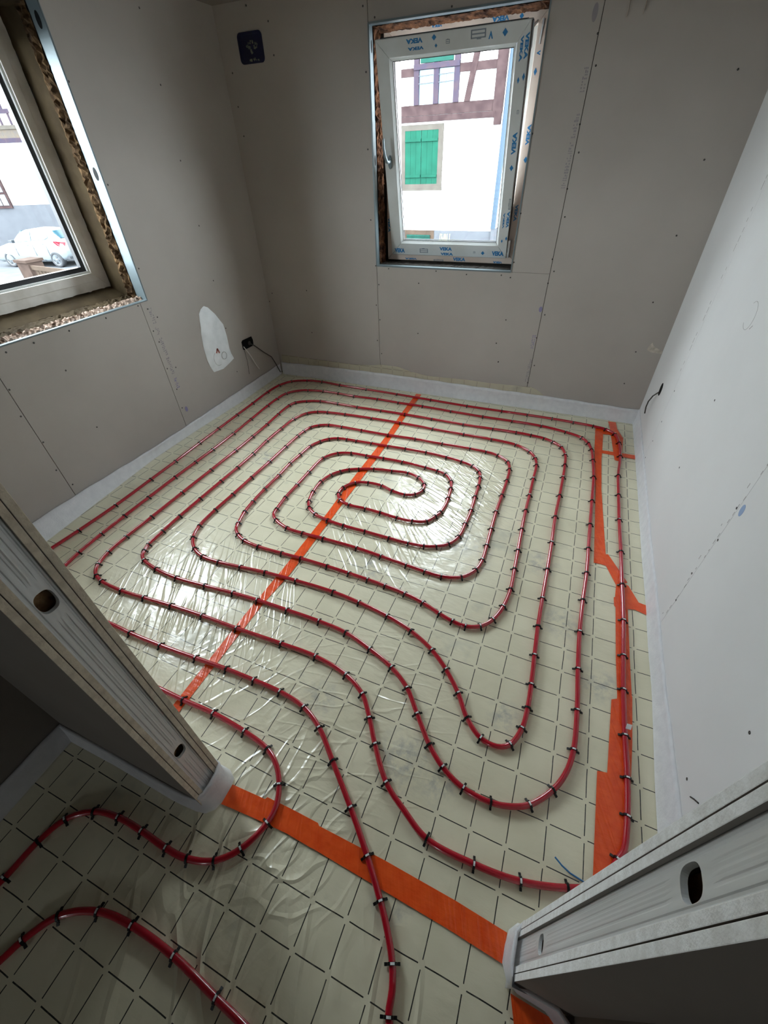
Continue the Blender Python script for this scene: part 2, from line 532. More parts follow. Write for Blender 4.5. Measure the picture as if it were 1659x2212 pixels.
EXT_PARTS = []
MAIN_PATH = [(0.730,-0.626,0),(0.713,-0.604,1),(0.706,-0.564,0),(0.691,-0.526,1),(0.659,-0.479,0),(0.622,-0.436,1),(0.553,-0.366,1),(0.461,-0.283,1),(0.353,-0.193,1),(0.262,-0.119,1),(0.177,-0.079,1),(0.068,-0.063,1),(-0.048,-0.062,1),(-0.173,-0.064,1),(-0.316,-0.072,1),(-0.489,-0.081,1),(-0.652,-0.084,1),(-0.747,-0.081,0),(-0.855,-0.082,0),(-0.994,-0.083,0),(-1.099,-0.073,0),(-1.186,-0.042,0),(-1.247,0.022,0),(-1.283,0.166,1),(-1.295,0.309,1),(-1.300,0.461,1),(-1.304,0.635,1),(-1.308,0.850,1),(-1.307,1.029,1),(-1.306,1.194,1),(-1.312,1.420,1),(-1.324,1.644,1),(-1.338,1.878,1),(-1.339,2.014,1),(-1.323,2.126,1),(-1.264,2.200,0),(-1.179,2.241,1),(-1.046,2.266,1),(-0.906,2.270,1),(-0.760,2.264,1),(-0.556,2.275,1),(-0.375,2.271,1),(-0.174,2.272,1),(0.052,2.265,1),(0.296,2.258,1),(0.507,2.261,1),(0.710,2.256,1),(0.874,2.224,1),(0.980,2.179,1),(1.023,2.115,1),(1.044,2.040,1),(1.056,1.914,1),(1.066,1.726,1),(1.065,1.487,1),(1.063,1.280,1),(1.062,1.095,1),(1.061,0.928,1),(1.053,0.761,1),(1.049,0.593,1),(1.052,0.423,1),(1.058,0.263,1),(1.055,0.127,1),(1.038,0.051,0),(1.005,-0.013,1),(0.946,-0.077,1),(0.896,-0.102,0),(0.840,-0.114,1),(0.756,-0.109,1),(0.682,-0.077,1),(0.624,-0.031,1),(0.554,0.048,1),(0.490,0.121,1),(0.408,0.174,1),(0.300,0.214,1),(0.179,0.246,1),(0.050,0.254,1),(-0.107,0.253,1),(-0.259,0.250,1),(-0.386,0.243,1),(-0.534,0.230,1),(-0.693,0.219,1),(-0.825,0.226,1),(-0.924,0.248,1),(-0.961,0.269,0),(-0.978,0.298,1),(-0.994,0.340,1),(-1.001,0.443,1),(-1.006,0.571,1),(-1.007,0.734,1),(-1.007,0.917,1),(-1.006,1.074,1),(-1.010,1.243,1),(-1.023,1.416,1),(-1.023,1.596,1),(-1.017,1.756,1),(-0.972,1.871,1),(-0.903,1.920,1),(-0.827,1.938,1),(-0.683,1.953,1),(-0.469,1.963,1),(-0.244,1.967,1),(0.006,1.963,1),(0.229,1.961,1),(0.421,1.958,1),(0.584,1.942,1),(0.680,1.886,1),(0.723,1.818,1),(0.740,1.739,1),(0.741,1.591,1),(0.742,1.421,1),(0.742,1.279,1),(0.745,1.121,1),(0.751,0.962,1),(0.755,0.835,1),(0.758,0.710,1),(0.745,0.606,1),(0.717,0.525,1),(0.676,0.475,1),(0.621,0.453,1),(0.565,0.457,1),(0.505,0.473,1),(0.423,0.501,1),(0.333,0.519,1),(0.234,0.529,1),(0.146,0.533,1),(0.050,0.536,1),(-0.067,0.538,1),(-0.212,0.537,1),(-0.318,0.533,1),(-0.455,0.530,1),(-0.550,0.541,1),(-0.605,0.565,1),(-0.646,0.599,0),(-0.663,0.640,1),(-0.689,0.730,1),(-0.701,0.823,1),(-0.707,0.943,1),(-0.708,1.095,1),(-0.714,1.229,1),(-0.708,1.343,1),(-0.700,1.458,1),(-0.667,1.536,1),(-0.624,1.587,1),(-0.569,1.615,1),(-0.506,1.625,1),(-0.434,1.629,1),(-0.324,1.634,1),(-0.203,1.638,1),(-0.083,1.646,1),(0.059,1.652,1),(0.198,1.643,1),(0.301,1.626,1),(0.377,1.601,1),(0.429,1.550,1),(0.447,1.495,1),(0.457,1.407,1),(0.462,1.301,1),(0.469,1.181,1),(0.467,1.061,1),(0.459,0.955,1),(0.426,0.887,1),(0.373,0.850,1),(0.317,0.830,1),(0.238,0.822,1),(0.135,0.820,1),(-0.000,0.822,1),(-0.124,0.822,1),(-0.223,0.831,1),(-0.312,0.851,1),(-0.371,0.888,1),(-0.402,0.939,1),(-0.424,1.022,1),(-0.429,1.125,1),(-0.407,1.210,1),(-0.370,1.262,1),(-0.327,1.300,1),(-0.274,1.326,1),(-0.184,1.358,1),(-0.073,1.378,1),(0.029,1.391,1),(0.104,1.369,1),(0.157,1.314,1),(0.165,1.260,1),(0.137,1.208,1),(0.083,1.184,1),(0.004,1.192,1),(-0.072,1.216,1),(-0.158,1.215,1),(-0.232,1.189,1),(-0.277,1.121,1),(-0.277,1.059,1),(-0.238,1.008,1),(-0.172,0.988,1),(-0.075,0.990,1),(0.016,0.987,1),(0.116,0.980,1),(0.201,0.985,1),(0.271,1.011,1),(0.302,1.063,1),(0.319,1.106,1),(0.327,1.177,0),(0.324,1.236,1),(0.314,1.328,1),(0.296,1.397,1),(0.246,1.458,1),(0.190,1.475,1),(0.110,1.486,1),(-0.046,1.494,1),(-0.175,1.490,1),(-0.291,1.481,1),(-0.398,1.475,1),(-0.483,1.443,1),(-0.544,1.359,1),(-0.551,1.191,1),(-0.549,1.048,1),(-0.547,0.920,1),(-0.535,0.813,1),(-0.524,0.766,0),(-0.486,0.734,1),(-0.396,0.700,1),(-0.296,0.695,1),(-0.176,0.698,1),(0.011,0.698,1),(0.146,0.690,1),(0.279,0.680,1),(0.373,0.674,1),(0.453,0.673,1),(0.539,0.702,1),(0.590,0.768,1),(0.605,0.840,1),(0.604,0.943,1),(0.600,1.069,1),(0.597,1.213,1),(0.599,1.367,1),(0.600,1.518,1),(0.594,1.639,1),(0.570,1.718,1),(0.498,1.774,1),(0.420,1.791,1),(0.313,1.796,1),(0.126,1.791,1),(-0.065,1.789,1),(-0.259,1.775,1),(-0.462,1.772,1),(-0.618,1.771,1),(-0.721,1.764,1),(-0.789,1.734,1),(-0.832,1.686,1),(-0.849,1.622,1),(-0.854,1.548,1),(-0.855,1.396,1),(-0.852,1.202,1),(-0.854,1.015,1),(-0.854,0.834,1),(-0.856,0.684,1),(-0.846,0.546,1),(-0.812,0.461,1),(-0.747,0.401,1),(-0.672,0.374,1),(-0.573,0.372,1),(-0.453,0.384,1),(-0.321,0.398,1),(-0.159,0.408,1),(0.033,0.412,1),(0.164,0.402,1),(0.305,0.382,1),(0.423,0.350,1),(0.527,0.299,1),(0.600,0.242,1),(0.666,0.171,1),(0.716,0.098,1),(0.773,0.052,1),(0.827,0.046,0),(0.865,0.068,1),(0.893,0.133,1),(0.901,0.208,1),(0.901,0.299,1),(0.897,0.422,1),(0.893,0.558,1),(0.893,0.709,1),(0.895,0.886,1),(0.895,1.076,1),(0.893,1.280,1),(0.898,1.475,1),(0.901,1.664,1),(0.901,1.801,1),(0.894,1.921,1),(0.863,2.010,1),(0.807,2.059,1),(0.747,2.088,1),(0.660,2.101,1),(0.561,2.107,1),(0.401,2.103,1),(0.191,2.098,1),(-0.046,2.102,1),(-0.258,2.103,1),(-0.450,2.099,1),(-0.648,2.093,1),(-0.819,2.097,1),(-0.974,2.090,1),(-1.082,2.055,1),(-1.155,2.001,1),(-1.175,1.940,1),(-1.174,1.785,1),(-1.161,1.618,1),(-1.153,1.430,1),(-1.149,1.237,1),(-1.149,0.993,1),(-1.150,0.742,1),(-1.149,0.510,1),(-1.152,0.340,1),(-1.143,0.225,1),(-1.119,0.145,1),(-1.093,0.109,0),(-1.060,0.089,1),(-1.008,0.074,1),(-0.874,0.067,1),(-0.744,0.075,1),(-0.596,0.087,1),(-0.431,0.095,1),(-0.252,0.098,1),(-0.039,0.106,1),(0.117,0.108,1),(0.261,0.084,1),(0.349,0.040,1),(0.407,-0.026,1),(0.458,-0.096,1),(0.534,-0.183,1),(0.611,-0.230,0),(0.692,-0.268,1),(0.827,-0.272,1),(0.948,-0.260,1),(1.062,-0.227,1),(1.123,-0.198,0),(1.162,-0.155,0),(1.182,-0.116,1),(1.198,-0.087,0),(1.208,-0.001,1),(1.210,0.104,1),(1.206,0.235,1),(1.204,0.399,1),(1.206,0.543,1),(1.209,0.713,1),(1.207,0.913,1),(1.205,1.127,1),(1.200,1.371,1),(1.199,1.592,1),(1.199,1.792,1),(1.212,2.020,1),(1.207,2.187,1),(1.181,2.301,1),(1.123,2.354,1),(1.044,2.372,1),(0.914,2.385,1),(0.769,2.392,1),(0.594,2.394,1),(0.410,2.391,1),(0.146,2.389,1),(-0.149,2.400,1),(-0.441,2.412,1),(-0.718,2.418,1),(-0.971,2.422,1),(-1.151,2.435,1),(-1.292,2.416,1),(-1.416,2.354,1),(-1.474,2.247,1),(-1.489,2.095,1),(-1.479,1.875,1),(-1.472,1.667,1),(-1.463,1.441,1),(-1.453,1.229,1),(-1.441,0.990,1),(-1.435,0.778,1),(-1.428,0.513,1),(-1.435,0.285,1),(-1.445,0.137,0),(-1.444,0.006,0),(-1.421,-0.088,0),(-1.366,-0.157,0),(-1.275,-0.201,0),(-1.136,-0.217,0),(-0.894,-0.220,0),(-0.604,-0.220,0),(-0.353,-0.219,0),(-0.241,-0.219,1),(-0.106,-0.216,1),(0.033,-0.225,1),(0.137,-0.242,1),(0.192,-0.271,0),(0.230,-0.313,1),(0.253,-0.361,0),(0.253,-0.408,1),(0.219,-0.486,1),(0.167,-0.536,1),(0.094,-0.561,1),(0.022,-0.566,1),(-0.073,-0.563,1),(-0.164,-0.565,1),(-0.245,-0.582,1),(-0.308,-0.628,1),(-0.333,-0.695,1),(-0.341,-0.784,1),(-0.358,-0.856,0)]
HALL_PATH = [(-0.216,-0.926,0),(-0.192,-0.888,0),(-0.175,-0.843,1),(-0.132,-0.778,1),(-0.044,-0.733,1),(0.059,-0.718,1),(0.197,-0.718,1),(0.337,-0.731,1),(0.405,-0.737,0),(0.446,-0.742,0)]
SCREWS_LEFT = [(1.945,2.091),(1.383,1.786),(1.951,1.820),(1.392,1.415),(1.950,1.504),(1.961,1.182),(1.396,1.036),(1.960,0.866),(1.300,0.861),(1.356,0.830),(1.075,0.853),(0.852,0.850),(0.665,0.848),(1.404,0.772),(1.340,0.708),(1.352,0.639),(1.959,0.550),(2.547,1.243),(2.556,0.869),(2.552,0.593),(0.533,0.847),(0.739,0.685),(0.458,0.698),(0.436,0.571),(0.458,0.414),(0.437,0.254),(0.468,0.138),(0.743,0.354),(1.339,0.473),(1.407,0.457),(1.353,0.326),(1.341,0.195),(1.957,0.221)]
SCREWS_BACK = [(-0.660,2.094),(-0.173,2.045),(-0.594,2.049),(-0.657,1.853),(-0.665,1.524),(-0.665,1.166),(-0.641,0.898),(-0.542,0.884),(-0.193,0.883),(0.019,0.872),(0.248,0.878),(0.308,0.867),(-0.316,0.803),(-0.622,0.779),(0.311,1.555),(0.313,1.205),(0.316,0.953),(0.542,1.893),(0.563,1.788),(0.544,1.581),(0.567,1.470),(0.546,1.317),(0.564,1.189),(0.542,0.977),(0.566,0.913),(0.545,0.846),(0.565,0.661),(0.543,0.512),(0.565,0.324),(0.544,0.193),(0.320,0.610),(0.278,0.450),(0.311,0.322),(1.166,1.732),(1.161,1.424),(1.158,1.109),(1.160,0.775),(1.163,0.483),(1.162,0.272),(-1.580,0.666),(-1.621,0.602),(-1.246,0.705),(-1.249,0.387),(-0.648,0.639),(-0.623,0.537),(-0.651,0.380),(-0.618,0.280),(-0.313,0.464),(0.277,0.450),(0.310,0.319),(-1.772,2.214),(-1.391,2.168),(-1.258,2.097),(-1.251,1.964),(-1.571,1.913),(-1.575,1.762),(-1.573,1.621)]
SCREWS_RIGHT = [(1.279,0.731),(1.284,0.419),(0.687,0.656),(0.673,0.538),(0.691,0.364),(0.678,0.234),(1.881,0.514),(1.865,0.347),(1.870,0.225),(1.867,0.117),(0.089,0.472),(0.094,0.159)]

# ================================================================== STRUCTURE
CEIL = 2.19
XL, XR, YB = -1.63, 1.31, 2.53            # faces of the room's walls
YF0, YF1 = -0.35, -0.45                   # faces of the partition with the doorway
HX0, HX1, HY = -0.53, 1.075, -5.0        # corridor

# ---- floor: boards covered with printed film, one mesh, the grid of each sheet in the UV map
def right_edge(y):
    return 1.085 if y > 1.03 else 1.20 if y > 0.42 else 1.15


def grid_uv(x, y):
    if y < -0.385 and x < 2:
        return ((x - 0.056) * 10, y * 10)
    if x < -0.25:
        return ((x - 0.045 + 0.02 * max(0, 0.3 - abs(y - 0.5))) * 10, (y + 0.0235) * 10)
    if x > right_edge(y):
        return ((x - 0.048) * 10, y * 10)
    return (x * 10, y * 10)


def floor_patch(mb, x0, x1, y0, y1, step):
    nx, ny = int(round((x1 - x0) / step)), int(round((y1 - y0) / step))
    vs = []
    for j in range(ny + 1):
        for i in range(nx + 1):
            x, y = x0 + (x1 - x0) * i / nx, y0 + (y1 - y0) * j / ny
            vs.append((x, y, -0.0018 + 0.0013 * hnoise(x * 1.7, y * 1.7)))
    fs = [(j * (nx + 1) + i, j * (nx + 1) + i + 1, (j + 1) * (nx + 1) + i + 1, (j + 1) * (nx + 1) + i) for j in range(ny) for i in range(nx)]
    mb.add(vs, fs, 0, True)


def with_grid_uv(me, fn):
    uvl = me.uv_layers.new(name='grid')
    for p in me.polygons:
        c = p.center
        key = fn(c.x, c.y)
        for li in p.loop_indices:
            co = me.vertices[me.loops[li].vertex_index].co
            # the whole face uses the sheet of its centre
            dx, dy = co.x - c.x, co.y - c.y
            uvl.data[li].uv = (key[0] + dx * 10, key[1] + dy * 10)
    return me


mb = MB()
floor_patch(mb, -1.66, 1.34, -0.385, 2.56, 0.02)
floor_patch(mb, -0.60, 1.12, -2.505, -0.385, 0.02)
floor_patch(mb, -0.60, 1.12, -5.1, -2.505, 0.2)
floor = link('floor', with_grid_uv(mb.mesh('floor', MT['film']), grid_uv))
struct(floor, 'floor of insulation boards under cream film printed with a black grid')
mb = MB()
mb.box(-1.75, 1.45, -5.2, 2.75, -0.12, -0.012)
o = mb.build('floor_slab', MT['backing'])
struct(o)

# ---- walls: a backing with the window openings, plasterboards in front with real joints
def backing(name, boxes, mat='backing'):
    b = MB()
    for q in boxes:
        b.box(*q)
    return struct(b.build(name, MT[mat]))


WB = (-0.632, 0.306, 0.898, 2.032)        # back window opening x0 x1 z0 z1
WL = (0.432, 1.374, 0.876, 2.03)          # side window opening y0 y1 z0 z1

wall_left = backing('wall_left', [(-1.95, -1.6435, -0.5, WL[0] - 0.012, -0.1, CEIL), (-1.95, -1.6435, WL[1] + 0.012, 2.80, -0.1, CEIL),
                                  (-1.95, -1.6435, WL[0] - 0.012, WL[1] + 0.012, -0.1, WL[2] - 0.015), (-1.95, -1.6435, WL[0] - 0.012, WL[1] + 0.012, WL[3] + 0.012, CEIL)])
wall_left['label'] = 'plasterboarded wall with the old dusty window and black socket box'
wall_back = backing('wall_back', [(-1.6435, WB[0] - 0.012, 2.5435, 2.80, -0.1, CEIL), (WB[1] + 0.012, 1.5, 2.5435, 2.80, -0.1, CEIL),
                                  (WB[0] - 0.012, WB[1] + 0.012, 2.5435, 2.80, -0.1, WB[2] - 0.015), (WB[0] - 0.012, WB[1] + 0.012, 2.5435, 2.80, WB[3] + 0.012, CEIL)])
wall_back['label'] = 'plasterboarded wall with the new tilted window and blue wall box'
wall_right = backing('wall_right', [(1.3235, 1.5, -0.6, 2.5435, -0.1, CEIL)])
wall_right['label'] = 'pale plasterboarded wall lit by the side window'


g = 0.0016
ZB = 0.012
ZL = 0.012
def board(parent, boxes, mat):
    b = MB()
    for q in boxes:
        b.box(*q)
    return b.build('plasterboard', MT[mat], parent)


TB = 0.0125
for rects in ([(-0.345, 0.432, ZL, CEIL), (0.432, 0.45 - g, ZL, WL[2])], [(0.45 + g, 1.32 - g, ZL, WL[2])], [(0.432, 1.374, WL[3], CEIL)],
              [(1.374, 2.53, ZL, CEIL), (1.32 + g, 1.374, ZL, WL[2])]):
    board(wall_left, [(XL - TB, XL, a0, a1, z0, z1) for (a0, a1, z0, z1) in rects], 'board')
for rects in ([(-1.63, -0.634 - g, ZB, CEIL)], [(-0.634 + g, 0.545 - g, ZB, 0.8972)], [(-0.634 + g, 0.306, WB[3], CEIL), (0.306, 0.545 - g, 0.8984, CEIL)], [(0.545 + g, 1.31, ZB, CEIL)]):
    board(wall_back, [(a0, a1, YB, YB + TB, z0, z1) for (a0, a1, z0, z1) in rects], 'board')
for (a0, a1) in ((-0.345, 0.6775), (0.6785, 1.8995), (1.9005, 2.5425)):
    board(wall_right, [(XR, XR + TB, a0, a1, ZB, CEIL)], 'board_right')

ceiling = MB().box(-1.95, 1.5, -5.2, 2.80, CEIL, CEIL + 0.15).build('ceiling', MT['ceiling'])
struct(ceiling, 'low plasterboard ceiling')

# ---- partition with the doorway: two boards each side of a metal stud
wall_front = empty('wall_front')
struct(wall_front, 'plasterboard partition with an open doorway')
LAY = ((-0.3625, -0.350), (-0.3755, -0.3636), (-0.4365, -0.4246), (-0.450, -0.4376))
X_END_L, X_END_R = 0.060, 0.950
for i, (y0, y1) in enumerate(LAY):
    for side in (0, 1):
        x0, x1 = ((-1.6435, X_END_L) if side == 0 else (X_END_R, 1.3235))
        if i in (2, 3) and side == 0:
            x0 = HX0 - 0.02
        b = MB().box(x0, x1, y0, y1, 0.02, CEIL)
        mats = [MT['core'] if side == 0 else MT['core_lit'], MT['board'] if i == 0 else MT['hall']]
        b.mi = [1 if k in (2, 3) else 0 for k in range(6)]
        ob = b.build('plasterboard', mats, wall_front)
        bevel(ob, 0.0010, 2)
    MB().box(X_END_L, X_END_R, y0, y1, 2.12, CEIL).build('header_board', MT['board'], wall_front)
fill = MB().box(-1.63, X_END_L - 0.030, -0.4235, -0.3765, 0.02, CEIL)
fill.box(X_END_R + 0.030, 1.3235, -0.4235, -0.3765, 0.02, CEIL)
fill.build('cavity_wool', MT['wool_light'], wall_front)

# ---- corridor
wall_hall = MB()
wall_hall.box(HX0 - 0.12, HX0, HY - 0.2, -0.45, -0.1, CEIL)
wall_hall.build('wall_corridor_left', MT['hall'])
struct(bpy.data.objects['wall_corridor_left'], 'dark corridor wall beside the partition')
o = MB().box(HX1, HX1 + 0.12, HY - 0.2, -0.45, -0.1, CEIL).build('wall_corridor_right', MT['hall'])
struct(o)
b = MB()
b.box(HX0 - 0.12, 0.06, HY - 0.14, HY, -0.1, CEIL).box(0.44, HX1 + 0.12, HY - 0.14, HY, -0.1, CEIL)
b.box(0.06, 0.44, HY - 0.14, HY, -0.1, 1.2).box(0.06, 0.44, HY - 0.14, HY, 1.68, CEIL)  # opening left in the unseen end wall, added to let sky light in
struct(b.build('wall_corridor_end', MT['hall']))

# ---- screws in the boards
scr = MB().lathe((0, 0, 0), (0, 0, 1), [(-0.002, 0.0001), (-0.002, 0.0042), (0.0008, 0.0042), (0.0004, 0.0015), (-0.0006, 0.0001)], 10).mesh('screw', MT['screw'])
for wall, lst, fn, rot in ((wall_left, SCREWS_LEFT, lambda a, z: (XL, a, z), (0, H, 0)), (wall_back, SCREWS_BACK, lambda a, z: (a, YB, z), (H, 0, 0)),
                           (wall_right, SCREWS_RIGHT, lambda a, z: (XR, a, z), (0, -H, 0))):
    for a, z in lst:
        if z > CEIL - 0.02:
            continue
        s = bpy.data.objects.new('screw', scr)
        s.location = fn(a, z)
        s.rotation_euler = rot
        COL.objects.link(s)
        s.parent = wall
s = bpy.data.objects.new('screw', scr)
s.location = (HX0 + 0.0005, -0.62, 0.5)
s.rotation_euler = (0, H, 0)
COL.objects.link(s)
s.parent = bpy.data.objects['wall_corridor_left']

# ---- printed stamps along the joints (illegible rows of characters)
def stamp_rows(parent, plane, a, zs, mat, w=0.022):
    b = MB()
    for (z0, z1) in zs:
        z = z0
        while z < z1:
            hgt = random.uniform(0.006, 0.012)
            for k in range(3):
                ww = w / 3
                aa = a - w / 2 + k * ww + random.uniform(0, 0.001)
                if random.random() < 0.72:
                    hh = hgt * random.uniform(0.4, 0.9)
                    if plane == 'y':
                        b.box(aa, aa + ww * 0.75, YB - 0.0004, YB + 0.0005, z, z + hh)
                    else:
                        b.box(XL - 0.0005, XL + 0.0004, aa, aa + ww * 0.75, z, z + hh)
            z += hgt + 0.002
    b.build('stamp', mat, parent)


stamp_rows(wall_back, 'y', 0.523, ((1.32, 1.62), (1.70, 1.78)), MT['stamp'])
stamp_rows(wall_back, 'y', 0.533, ((0.20, 0.36),), MT['stamp'])
stamp_rows(wall_back, 'y', 0.525, ((0.44, 0.53),), MT['stamp_violet'])
stamp_rows(wall_left, 'x', 1.372, ((0.42, 0.53), (0.55, 0.66), (0.68, 0.72), (0.745, 0.83)), MT['stamp'], 0.026)
stamp_rows(wall_left, 'x', 1.372, ((0.33, 0.40),), MT['stamp_violet'], 0.026)


def oval_mark(parent, c, ua, va, ru, rv, mat, name='oval_stamp'):
    b = MB()
    c, ua, va = Vector(c), Vector(ua), Vector(va)
    n_ = ua.cross(va).normalized() * 0.0006
    pts = [c - n_ / 2 + ua * ru * math.cos(t * math.pi / 10) + va * rv * math.sin(t * math.pi / 10) for t in range(20)]
    b.prism(pts, n_)
    b.build(name, mat, parent)


oval_mark(wall_back, (0.532, YB, 0.692), (1, 0, 0), (0, 0, 1), 0.011, 0.017, MT['stamp_violet'])
oval_mark(wall_back, (0.512, YB, 1.96), (1, 0, 0), (0, 0, 1), 0.012, 0.03, MT['stamp'])
oval_mark(wall_left, (XL, 1.372, 0.172), (0, 1, 0), (0, 0, 1), 0.012, 0.019, MT['stamp_violet'])
oval_mark(wall_right, (XR, 0.655, 0.672), (0, 1, 0), (0, 0, 1), 0.012, 0.02, Mat('stamp_blue', '#8fa3c4', 0.8).m)
# pencil circle and scuffs on the pale wall
b = MB()
b.tube([(XR, 1.352 + 0.045 * math.cos(t / 6), 1.015 + 0.045 * math.sin(t / 6)) for t in range(5, 34)], 0.0007, 5)
b.tube([(XR, 1.30, 0.985), (XR, 1.285, 1.0)], 0.0012, 5)
b.build('pencil_circle', MT['mark'], wall_right)
b = MB()
for k in range(46):
    z = 0.12 + k * 0.03
    if random.random() < 0.6:
        y = 0.684 + random.uniform(-0.004, 0.004) + (0.02 if k % 5 == 0 else 0)
        b.box(XR - 0.0004, XR + 0.0006, y - 0.0012, y + 0.0012, z, z + random.uniform(0.006, 0.02))
for k in range(40):
    z = 0.60 + k * 0.035
    if random.random() < 0.6:
        y = 1.93 + random.uniform(-0.008, 0.008)
        b.box(XR - 0.0004, XR + 0.0006, y - 0.002, y + 0.002, z, z + random.uniform(0.01, 0.03))
b.build('joint_scuffs', MT['mark'], wall_right)
b = MB()
b.tube([(XR - 0.001, 0.046, 0.168), (XR - 0.002, 0.034, 0.188), (XR - 0.001, 0.02, 0.206)], 0.0022, 6)
b.build('scrape', MT['screw'], wall_right)

b = MB()
b.tube([(1.262, -0.4502, 0.235), (1.268, -0.4506, 0.222), (1.276, -0.4502, 0.205)], 0.0022, 6)
b.build('scrape', MT['screw'], wall_front)

# ================================================================== METAL STUDS IN THE DOORWAY
def stud(name, label, x, sgn, holes, ymid, rib):
    """C-profile; web in the plane x, open towards the wall; sgn +1: web faces +x"""
    root = thing(name, label, 'stud', (x, ymid, 0.02))  # the wool of the cavity shows through its holes
    hw = 0.0242
    z0, z1 = 0.02, CEIL
    b = MB()
    sec = []
    zc = z0
    for hz in holes:
        sec.append((zc, hz - 0.04))
        zc = hz + 0.04
    sec.append((zc, z1))
    edge = [(-1.0, 0), (-0.88, 0), (-0.82, -1), (-0.72, -1), (-0.66, 0)]
    mid = [(-0.66, 0), (-0.42, 0), (-0.36, -0.6), (-0.28, -0.6), (-0.22, 0), (-0.1, 0), (0, 0.5), (0.1, 0), (0.22, 0), (0.28, -0.6), (0.36, -0.6), (0.42, 0), (0.66, 0)]

    def P(u, off, z):
        return (x + sgn * off * rib, ymid + u * hw, z)
    for pr in (edge, [(-u_, o_) for u_, o_ in reversed(edge)]):
        for (p, q) in zip(pr[:-1], pr[1:]):
            b.add([P(*p, z0), P(*q, z0), P(*q, z1), P(*p, z1)], [(0, 1, 2, 3)])
    for (a, c) in sec:
        for (za, ka, zb, kb) in ((a, 0, a + 0.02, 1), (a + 0.02, 1, c - 0.02, 1), (c - 0.02, 1, c, 0)):
            for (p, q) in zip(mid[:-1], mid[1:]):
                b.add([P(p[0], p[1] * ka, za), P(q[0], q[1] * ka, za), P(q[0], q[1] * kb, zb), P(p[0], p[1] * kb, zb)], [(0, 1, 2, 3)])
    for hz in holes:
        N = 32
        outer, inner, back = [], [], []
        for i in range(N):
            a = 2 * math.pi * i / N
            ca, sa = math.cos(a), math.sin(a)
            k = 1 / max(abs(ca), abs(sa))
            outer.append((x, ymid + 0.66 * hw * ca * k, hz + 0.04 * sa * k))
            e = 0.72
            iy = 0.0155 * math.copysign(abs(ca) ** e, ca)
            iz = 0.0225 * math.copysign(abs(sa) ** e, sa)
            inner.append((x, ymid + iy, hz + iz))
            back.append((x - sgn * 0.006, ymid + iy * 0.9, hz + iz * 0.93))
        vs = outer + inner + back
        fs = []
        for i in range(N):
            j = (i + 1) % N
            fs += [(i, j, N + j, N + i), (N + i, N + j, 2 * N + j, 2 * N + i)]
        b.add(vs, fs)
    b.build('web', MT['metal'], root)
    for s in (-1, 1):
        f_ = MB()
        y = ymid + s * hw
        f_.box(min(x, x - sgn * 0.047), max(x, x - sgn * 0.047), y - 0.0003, y + 0.0003, z0, z1)
        f_.box(min(x - sgn * 0.0464, x - sgn * 0.047), max(x - sgn * 0.0464, x - sgn * 0.047), min(y, y - s * 0.006), max(y, y - s * 0.006), z0, z1)
        f_.build('flange', MT['steel'], root)
    return root


stud('metal_stud', 'galvanised metal stud in the partition end beside the dark corridor wall', X_END_L - 0.006, 1, (0.316, 0.937, 1.557), -0.4, 0.0026)
stud('metal_stud', 'galvanised metal stud in the pale partition end near the end of the looping pipe', X_END_R + 0.006, -1, (0.300, 0.947, 1.57), -0.4, 0.0007)

# ================================================================== WINDOW 1 (new, tilted open)
window_1 = empty('window_1', (-0.16, 2.67, 0.9))
struct(window_1, 'new white plastic window tilted open with its blue printed film still on')
x0, x1, z0, z1 = WB
# edge bead round the opening
b = MB()
yb0, yb1 = 2.527, 2.572
b.box(x0 - 0.002, x0 + 0.004, yb0, yb1, z0, z1).box(x1 - 0.004, x1 + 0.002, yb0, yb1, z0, z1)
b.box(x0, x1, yb0, yb1, z0 - 0.002, z0 + 0.004).box(x0, x1, yb0, yb1, z1 - 0.004, z1 + 0.002)
b.box(x0 - 0.004, x0 + 0.004, yb0 - 0.001, yb0 + 0.003, z0, z1).box(x1 - 0.003, x1 + 0.003, yb0 - 0.001, yb0 + 0.003, z0, z1)
b.box(x0, x1, yb0 - 0.001, yb0 + 0.003, z0 - 0.004, z0 + 0.004).box(x0, x1, yb0 - 0.001, yb0 + 0.003, z1 - 0.004, z1 + 0.004)
b.build('edge_bead', MT['bead'], window_1)
for z in (1.47, 1.95):
    mb = MB()
    mb.prism([(x0 + 0.0042, 2.552 + 0.009 * math.cos(t * math.pi / 8), z + 0.025 * math.sin(t * math.pi / 8)) for t in range(16)], (0.0006, 0, 0))
    mb.build('profile_hole', MT['black'], window_1)


def rough_strip(a, b_, across, out, n, amp, seed):
    """ragged strip from a to b_, `across` wide, its edge bulging along out"""
    rnd = random.Random(seed)
    a, b_, across, out = Vector(a), Vector(b_), Vector(across), Vector(out)
    K = 6
    vs, fs = [], []
    for i in range(n + 1):
        p = a.lerp(b_, i / n)
        for k in range(K + 1):
            w = k / K
            vs.append(p + across * w + out * (amp * rnd.random() * (0.3 + math.sin(w * math.pi))) + across * (rnd.uniform(-0.06, 0.06) if 0 < k < K else rnd.uniform(0, 0.12)))
    for i in range(n):
        for k in range(K):
            q = i * (K + 1) + k
            fs.append((q, q + 1, q + K + 2, q + K + 1))
    return vs, fs


